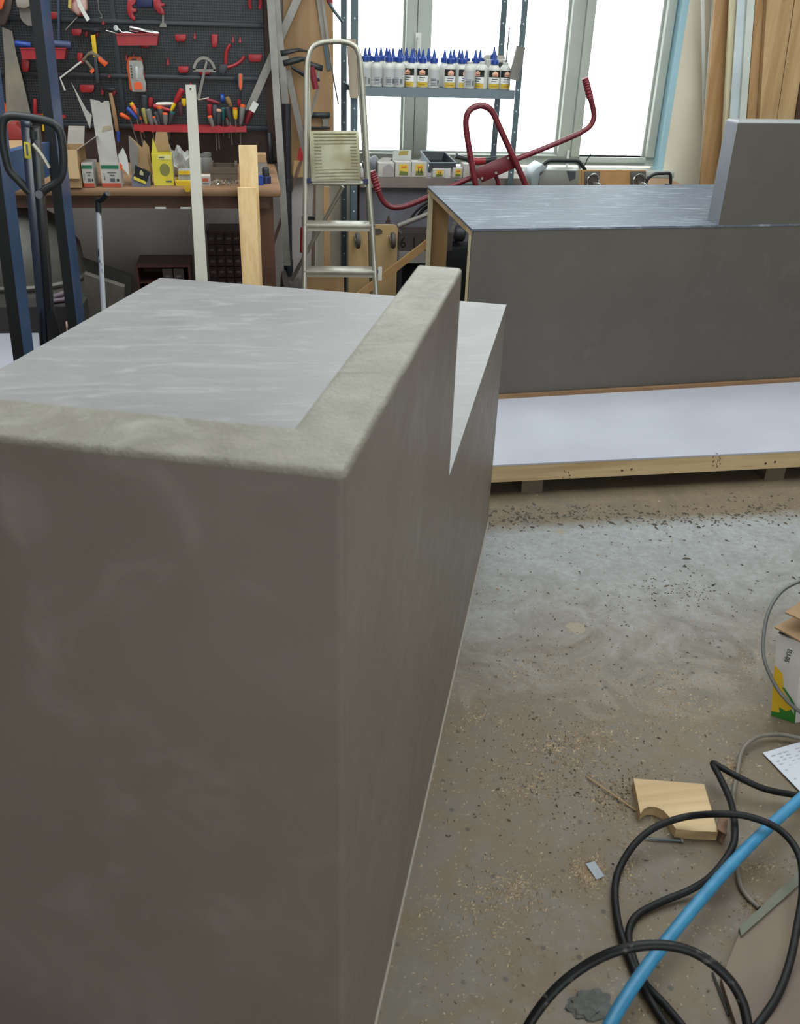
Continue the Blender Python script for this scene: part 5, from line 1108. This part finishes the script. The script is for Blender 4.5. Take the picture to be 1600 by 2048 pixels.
# ---------------------------------------------------------------- TABLE UNDER THE WINDOW
WZ = .765; tx0 = at_y(719,357,SY).x+.01; tx1 = 1.47; TF = 5.02
tbl = thing('work_table','dusty grey-brown work table below the window','table',((tx0+tx1)/2,5.2,0))
box('table_top',tx0,tx1,TF,5.32,WZ-.052,WZ,mat('dusty_brown_top','7d7068',.7,col2='6b5f58',scale=6),tbl)
box('front_panel',tx0,tx1,TF+.03,TF+.045,.36,WZ-.053,mat('dusty_blue_grey','6d6b72',.7,col2='5f5d63',scale=4),tbl)
for x in (tx0,tx1-.05): box('leg',x,x+.05,5.2,5.25,0,WZ-.053,M_BENCH,tbl)
def tcarton(label,x0,x1,yt,yb,dep,mt,z=WZ,dy=0): 
    Y = TF+.01+dy; a = at_y(x0,yb,Y).x; b = at_y(x1,yb,Y).x; zt = at_y((x0+x1)/2,yt,Y).z
    t = thing('box',label,'box',((a+b)/2,Y+dep/2,z+.0004)); w_=b-a; h_=zt-z
    lbox('carton',t,-w_/2,w_/2,-dep/2,dep/2,0,h_,mt,bev=.003); return t,w_,h_,dep
t,w_,h_,d_ = tcarton('small white carton with grey gable front, leftmost under the window',756,788,326,355,.08,M_CARDW); lplate('gable_front',t,[(-w_*.2,0.001),(w_*.48,.001),(w_*.48,h_*.65),(w_*.15,h_*.95),(-w_*.2,h_*.65)],-d_/2-.003,.003,mat('gable_grey','97908f',.7))
lplate('lid',t,[(-w_*.5,h_+.001),(w_*.3,h_+.001),(w_*.45,h_*1.25),(-w_*.1,h_*1.3)],d_*.2,.002,M_CARDW)
t,w_,h_,d_ = tcarton('small white carton with round yellow and green print under the window',790,822,324,352,.08,M_CARDW)
def yl(t,w_,h_,d_,s=''):
    lplate('yellow_print',t,[(-w_*.25,h_*.15),(w_*.3,h_*.15),(w_*.3,h_*.85),(-w_*.25,h_*.85)],-d_/2-.0012,.0012,mat('label_ochre','cfae3a',.5)); lplate('green_print',t,[(-w_*.25,h_*.15),(w_*.3,h_*.15),(w_*.28,h_*.35),(-w_*.2,h_*.42)],-d_/2-.0024,.0011,mat('label_green','5d6b2c',.5)); lplate('orange_print',t,[(-w_*.1,h_*.6),(w_*.22,h_*.64),(w_*.2,h_*.74),(-w_*.12,h_*.72)],-d_/2-.0024,.0011,mat('label_orange','cc6a2c',.5))
    if s: L = lettering(s,h_*.42,(0,0,0),M_BLKINK,t); L.location = (w_*.04,-d_/2-.003,h_*.42)
yl(t,w_,h_,d_)
t2,w2,h2,d2_ = tcarton('raised white lid card with a yellow square leaning behind the cartons',785,822,300,325,.004,mat('pale_lid','c3c6be',.6),z=WZ+.075,dy=.1); lplate('yellow_square',t2,[(-w2*.2,h2*.45),(w2*.3,h2*.5),(w2*.35,h2*.92),(-w2*.12,h2*.9)],-.0035,.0012,mat('ochre_sq','a8924a',.5)); t2.location.z = WZ+.0004; 
for v in t2.children[0].data.vertices: v.co.z = v.co.z+.075 if v.co.z > .01 else v.co.z
t2.children[1].location.z = .075
t,w_,h_,d_ = tcarton('white carton with handwritten 16 on yellow print under the window',823,853,324,352,.08,M_CARDW); yl(t,w_,h_,d_,'16')
lplate('flap',t,[(-w_*.1,h_+.001),(w_*.45,h_+.001),(w_*.4,h_*1.35),(w_*.25,h_*1.4),(w_*.1,h_*1.15)],-.01,.002,M_CARDW)
t,w_,h_,d_ = tcarton('low white carton with handwritten 17, in front of the black tray',865,890,338,355,.05,M_CARDW,dy=-.005); yl(t,w_,h_,d_,'17')
t,w_,h_,d_ = tcarton('low white carton with yellow print right of the black tray legs',905,925,336,355,.06,M_CARDW); yl(t,w_,h_,d_)
t,w_,h_,d_ = tcarton('plain white carton at the right behind the black tray',926,938,328,354,.08,M_CARDW)
# black tray tilted on cartons
t = thing('paint_tray','black plastic tray with grey rim tilted on the cartons','tray',at_y(880,330,5.06))
A4 = [at_y(x,y,Y) for x,y,Y in ((841,302,5.18),(889,304,5.18),(912,326,5.05),(860,326,5.05))]
bm = BM(); dn = V((0,.012,-.035)); inn = [A4[i].lerp(A4[(i+2)%4],.14)+dn for i in range(4)]
av = [bm.verts.new(p) for p in A4]; bv = [bm.verts.new(p) for p in inn]
for i in range(4): bm.faces.new((av[i],av[(i+1)%4],bv[(i+1)%4],bv[i]))
bm.faces.new(bv); link('tray_well',bm,mat('tray_dark','2f3538',.4),t)
tube('tray_rim',A4+[A4[0]],.0045,mat('rim_grey','8b959c',.35),t,seg=8)
plate('front_skirt',[(859,326),(912,326),(913,345),(909,345),(906,336),(866,336),(861,346),(856,345)],5.04,.004,M_DGREY,t)
plate('side_skirt',[(841,303),(858,325),(856,344),(845,330)],5.045,.004,mat('skirt_grey','7f8b95',.4),t)
# heat gun / drill
t = thing('rotary_tool','black and red corded power tool lying right of the tray','power tool',at_y(935,335,5.12))
def tp_(x,y): return at_y(x,y,5.14)
tube('front_barrel',[tp_(911,313),tp_(916,314),tp_(934,318)],.012,M_BLKPL,t); tube('barrel_ring',[tp_(911,311),tp_(913,312)],.016,M_DGREY,t); tube('red_body',[tp_(944,321),tp_(955,323),tp_(970,322)],.02,M_RED,t); tube('black_end',[tp_(970,322),tp_(988,320),tp_(992,320)],.018,M_BLKPL,t); tube('mid_sleeve',[tp_(934,318),tp_(944,321)],.015,M_DGREY,t)
box('rest_block',tp_(925,330).x,tp_(975,330).x,5.11,5.18,WZ+.001,tp_(950,331).z,M_CARDG,t)
bm = BM(); bmesh.ops.create_icosphere(bm,subdivisions=3,radius=1); c = at_y(741,350,5.12)
for v in bm.verts:
    n_ = 1+.1*math.sin(6*v.co.x+5*v.co.z); v.co = V((v.co.x*.045*n_,v.co.y*.05*n_,(max(v.co.z,-.85)+.85)*.052*n_))+V((c.x,c.y,WZ))
tag(link('grey_bag',bm,mat('grey_bag','8d8f96',.5,col2='6d6f76',scale=8),smooth=True),'grey bag on the table beside the ladder rail','bag')
# ---------------------------------------------------------------- RED HAND TRUCK
HY = 4.72
ht = thing('hand_truck','red tubular hand truck lying tilted with ribbed grips','hand truck',at_y(960,370,HY))
def hp(x,y,d=0): return at_y(x,y,HY+d)
tube('side_tube',[hp(745,344),hp(752,366),hp(760,390),hp(768,404),hp(780,413),hp(796,415),hp(815,411),hp(850,397),hp(920,365),hp(1000,331),hp(1080,300),hp(1140,275),hp(1165,263),hp(1180,252),hp(1187,238),hp(1187,222),hp(1181,196),hp(1171,157)],.0135,M_REDP,ht,sm=4,seg=12)
for seq in (((744,342),(749,358),(756,381)),((1170,156),(1174,172),(1180,196))):
    P_ = [hp(*q) for q in seq]; g = spline(P_,12); rad = [.0165 if i%3 else .0195 for i in range(len(g))]; tube('grip',g,.017,mat('grip_red','76212a',.5),ht,radii=rad,seg=12)
tube('arch_tube',[hp(957,385,-.05),hp(952,372,-.05),hp(944,330,-.05),hp(934,270,-.05),hp(932,240,-.05),hp(939,221,-.05),hp(955,212,-.05),hp(971,213,-.05),hp(985,224,-.05),hp(997,250,-.05),hp(1020,300,-.05),hp(1050,366,-.05),hp(1056,385,-.05)],.015,M_REDP,ht,sm=4,seg=12)
plate('gusset_plate',[(953,337),(1018,309),(1033,335),(965,365),(954,352)],HY-.03,.006,M_REDP,ht,bev=.002)
for x,y in ((964,357),(992,346),(1016,316)): lathe('bolt_head',[(.006,-.004),(.0075,-.001),(.0075,0)],hp(x,y,-.031),M_ALU,ht,axis='Y',seg=10)
tube('stub_tube',[hp(988,345),hp(995,360),hp(1000,380)],.011,M_REDP,ht)
lean_a = hp(1000,380); tube('toe_tube',[hp(957,385,-.05),V((hp(957,385,-.05).x-.02,HY-.05,.02))],.014,M_REDP,ht); tube('toe_tube',[hp(1056,385,-.05),V((hp(1056,385,-.05).x+.05,HY-.05,.02))],.014,M_REDP,ht)
# ---------------------------------------------------------------- LOW THINGS BEHIND LADDER AND FAR DESK
DY = 4.62
dl_ = thing('dolly_board','plywood furniture dolly standing on edge with two castors','dolly',(at_y(748,560,DY).x,DY,0))
p_ = [(697,452),(702,447),(792,447),(797,453),(799,560)]
a,b,c_,d_ = at_y(697,450,DY),at_y(796,448,DY),at_y(799,580,DY),at_y(699,580,DY)
bm = BM(); r = .02; pts = [V((a.x,DY,0.001)),V((a.x,DY,a.z-r))]+[V((a.x+r-r*math.cos(t*PI/8),DY,a.z-r+r*math.sin(t*PI/8))) for t in range(1,5)]+[V((b.x-r+r*math.sin(t*PI/8),DY,a.z-r+r*math.cos(t*PI/8))) for t in range(0,5)]+[V((b.x,DY,.001))]
prism_add(bm,pts,(0,.018,0)); link('board',bm,mat('dolly_ply','b79a6c',.6,col2='a5885c',scale=4),dl_)
tube('hand_slot',[at_y(745,464,DY-.0005),at_y(759,464,DY-.0005)],.008,mat('slot_dark','4c4238',.8),dl_,sq=.05)
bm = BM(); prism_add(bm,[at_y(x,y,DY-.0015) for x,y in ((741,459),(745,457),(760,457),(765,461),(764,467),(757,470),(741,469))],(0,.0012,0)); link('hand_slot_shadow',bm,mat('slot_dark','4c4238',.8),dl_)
for x,y in ((716,481),(786,481)):
    c = at_y(x,y,DY-.045); cs = thing('castor',None,None,c-dl_.location); cs.parent = dl_
    lathe('wheel',[(.010,-.011),(.036,-.010),(.040,-.004),(.040,.004),(.036,.010),(.010,.011)],c,mat('castor_grey','4a4540',.6),cs,axis='X',seg=20); bar('fork',c,c+V((0,.044,.012)),.03,.012,M_ALUD,cs,ref=(0,0,1)); lathe('hub',[(.012,-.014),(.012,.014)],c,M_ALUD,cs,axis='X',seg=10)
ct = thing('stencilled_crate','dark wooden crate with stencilled 61 beside the dolly','crate',(at_y(830,500,4.75).x,4.75,0))
z0,z1 = at_y(820,502,4.75).z, at_y(820,466,4.75).z; x0,x1 = at_y(799,480,4.75).x, at_y(905,480,4.75).x
box('crate_front',x0,x1,4.75,4.765,z0,z1,mat('crate_brown','4f4744',.7,col2='443c3a',scale=6),ct); box('crate_back',x0,x1,4.9,4.915,z0,z1,mat('crate_brown','4f4744',.7),ct); box('crate_end',x0,x0+.015,4.766,4.899,z0,z1,mat('crate_brown','4f4744',.7),ct); box('crate_end',x1-.015,x1,4.766,4.899,z0,z1,mat('crate_brown','4f4744',.7),ct); box('crate_bottom',x0+.016,x1-.016,4.766,4.899,z0,z0+.015,mat('crate_brown','4f4744',.7),ct)
lettering('6 1',.075,at_y(817,486,4.748),M_BLKINK,ct)
lowb = thing('low_cabinet','low pale cabinet carrying the stencilled crate','cabinet',(at_y(830,520,4.75).x,4.75,0))
box('cabinet_top',x0,x1-.1,4.74,4.95,z0-.06,z0-.001,mat('pale_edge2','8d8985',.7),lowb); box('cabinet_side',x0,x0+.02,4.76,4.93,0,z0-.0605,mat('cabinet_dark','27252a',.7),lowb); box('cabinet_side',x1-.12,x1-.1,4.76,4.93,0,z0-.0605,mat('cabinet_dark','27252a',.7),lowb); box('cabinet_back',x0+.021,x1-.121,4.92,4.93,0,z0-.0605,mat('cabinet_dark','27252a',.7),lowb)
tag(tube('grey_pipe',[at_y(796,452,4.68),at_y(852,430,4.68),at_y(900,412,4.68)],.012,mat('pipe_grey','77716b',.5)),'grey pipe slanting up behind the far desk corner','pipe')
tag(plate('dark_spike',[(778,430),(781,447),(771,447)],4.7,.01,M_DKWOOD),'dark splinter of wood above the dolly','wood')
tag(tube('black_cable_coil',[at_y(822,436,4.7),at_y(835,420,4.7),at_y(852,407,4.7),at_y(862,402,4.7)],.006,M_RUB,sm=4),'black cable rising behind the grey pipe','cable')
tag(tube('black_cable_coil',[at_y(835,440,4.72),at_y(842,424,4.72),at_y(856,412,4.72),at_y(866,405,4.72)],.008,M_RUB,sm=4),'second thicker black cable behind the grey pipe','cable')
t_ = bar('diagonal_slat',at_y(700,625,4.42)+V((0,0,.05)),at_y(858,484,4.42),.034,.014,M_MDF); tag(t_,'tan slat leaning diagonally in front of the dolly','slat')
# dark clutter seen through the open desk end
tc = thing('tool_case','black tool case low behind the far desk end','case',at_y(920,520,4.85)); x0,x1 = at_y(888,520,4.85).x,at_y(948,520,4.85).x; z0,z1 = .02,at_y(915,495,4.85).z
box('case_body',x0,x1,4.85,5.0,.001,z1,M_BLKPL,tc,bev=.006); tc.location.z = 0
for y in (507,513): z = at_y(915,y,4.84).z; box('teal_line',x0+.03,x1,4.842,4.849,z-.004,z+.004,mat('dim_teal','3f5c5c',.5),tc)
z = at_y(915,521,4.84).z; box('pale_line',x0+.02,x1,4.842,4.849,z-.006,z+.006,M_CARDG,tc); z = at_y(915,552,4.84).z; box('red_line',x0+.04,x1,4.842,4.849,z-.006,z+.006,M_RED,tc)
for v in [ch for ch in tc.children]: 
    for q in v.data.vertices: q.co.z += at_y(920,520,4.85).z
p = at_y(915,485,4.84); t = thing('vise','dark cast machine part on the black case','machine part',(p.x,4.9,z1+.001)); lathe('base',[(.05,0),(.05,.012),(.03,.02)],(p.x-.02,4.92,z1+.001),M_BLACK,t); lathe('drum',[(.03,-.03),(.042,-.02),(.042,.02),(.03,.03)],(p.x+.02,4.9,z1+.063),mat('dark_iron','35343a',.5),t,axis='X'); bar('arm',V((p.x-.03,4.9,z1+.02)),V((p.x-.01,4.9,z1+.12)),.018,.018,M_CARDG,t)
# ---------------------------------------------------------------- CASES AND CASTOR BOARD RIGHT OF THE TABLE
lc = thing('side_bench','low bench under the window right of the work table','bench',(1.95,5.15,0)); SBZ = at_y(1100,372,5.08).z
box('bench_top',1.5,2.45,5.05,5.4,SBZ-.03,SBZ,M_BENCHTOP,lc)
for x in (1.52,2.38): box('leg',x,x+.05,5.1,5.15,0,SBZ-.031,M_BENCH,lc)
tcs = thing('machine_case','black framed machine case with a thick carrying handle below the window','case',at_y(1110,372,5.1)); CY = 5.08
def cpl(name,px,d,th,mt,par=tcs,bev=.003): return plate(name,px,CY+d,th,mt,par,bev)
cpl('case_shell',[(1062,372),(1063,352),(1072,338),(1086,328),(1092,336),(1080,347),(1076,372)],0,.16,mat('shell_pale','8d979a',.4))
cpl('case_front',[(1077,372),(1078,352),(1092,340),(1158,341),(1158,372)],.02,.12,mat('shell_grey','7c7e78',.45,col2='85877f',scale=6))
cpl('dark_patch',[(1134,342),(1152,343),(1151,356),(1140,361)],.016,.003,mat('dirt_dark','3e4044',.8),bev=0)
tube('carry_handle',[at_y(x,y,CY+.05) for x,y in ((1066,360),(1072,346),(1082,334),(1096,322),(1110,321),(1135,321),(1155,322),(1163,330),(1170,340),(1172,350))],.010,M_BLKPL,tcs,sm=4)
tube('handle_inner',[at_y(x,y,CY+.06) for x,y in ((1078,350),(1090,336),(1097,326),(1118,325),(1153,326),(1160,338))],.007,mat('shell_pale','8d979a',.4),tcs,sm=4)
cb = thing('castor_board','brown board with two steel castors standing right of the machine case','dolly',at_y(1225,372,5.1))
def bpl(name,px,d,th,mt): return plate(name,px,CY+d,th,mt,cb)
bpl('board',[(1163,340),(1292,341),(1291,374),(1163,374)],.04,.02,M_MDF); bpl('board_edge',[(1155,341),(1162,340),(1162,374),(1156,374)],.03,.03,M_CARD)
for x0_ in (1172,1264):
    bpl('steel_plate',[(x0_-3,343),(x0_+28,343),(x0_+27,374),(x0_-3,374)],.034,.005,mat('plate_grey','6f706c',.45,.4))
    c = at_y(x0_+14,362,CY+.01); tube('rim_ring',[c+V((.034*math.cos(a*PI/8),0,.038*math.sin(a*PI/8))) for a in range(17)],.004,M_CHROME,cb,seg=8)
    lathe('dark_hub',[(.030,.0),(.030,.012)],c+V((0,.004,0)),mat('hub_dark','4b443e',.5),cb,axis='Y',seg=18); tube('spindle',[c+V((.004,.004,-.01)),c+V((.03,-.05,-.018))],.011,M_CHROME,cb)
tag(tube('loop_handle',[at_y(x,y,CY) for x,y in ((1290,370),(1297,356),(1310,348),(1325,347),(1338,347),(1341,354),(1340,370),(1330,370))],.009,M_BLKPL,sm=4),'small black loop handle at the right end below the window','handle')
tag(tube('thin_wire',[V((at_y(1166,338,5.47).x,5.47,Z0-.011)),at_y(1168,334,5.47),at_y(1175,318,5.46),at_y(1182,308,5.45)],.003,M_BLKPL,seg=6),'thin dark wire sticking up before the window','wire')
# ---------------------------------------------------------------- TIMBER LEANING AGAINST THE RIGHT OF THE WALL
def vp(name,label,xa,xb,xc,xd,yb,Y,th,mt,ya=0,z1=2.5,z0=0,cat='plank'): 
    o = vplank(name,xa,xb,ya,xc,xd,yb,Y,z0,z1,th,mt); tag(o,label,cat); return o
M_LATHW = mat('white_lath','dcdfd8',.5)
vp('white_strip','thin straight white strip left of the brown plank',1403,1408.5,1407,1413,250,5.40,.01,M_LATHW,cat='strip')
vp('white_strip','thin white strip slanting down to meet the straight one',1426,1432,1399,1404,366,5.36,.01,M_LATHW,cat='strip')
vp('plank','smooth brown plank left of the pale laths',1431,1463,1402,1438,366,5.30,.025,M_PLANK)
vp('plank','pale narrow lath, first right of the brown plank',1463,1477,1450,1462,240,5.22,.03,M_PINEP)
vp('plank','bright white lath, middle of the three pale ones',1478,1491,1462,1476,240,5.18,.02,mat('bleached_lath','cfd8dc',.5,col2='c0c9cc',scale=5))
vp('plank','second white lath, right of the bright one',1495,1510,1479,1492,240,5.16,.02,mat('bleached_lath2','d3d8d0',.5,col2='c2c8bd',scale=5))
vp('plank','light brown plank right of the white laths',1511,1533,1494,1518,240,5.20,.03,M_PLANK)
vp('plank','wide knotty plank with dark knots at the right',1534,1588,1519,1553,240,5.16,.03,M_PLANK2)
vp('plank','pale brown plank at the far right edge',1590,1625,1554,1588,240,5.17,.03,M_PLANK2)
vp('plank','dark reddish plank filling the right edge',1626,1700,1590,1660,240,5.19,.03,M_BENCH)
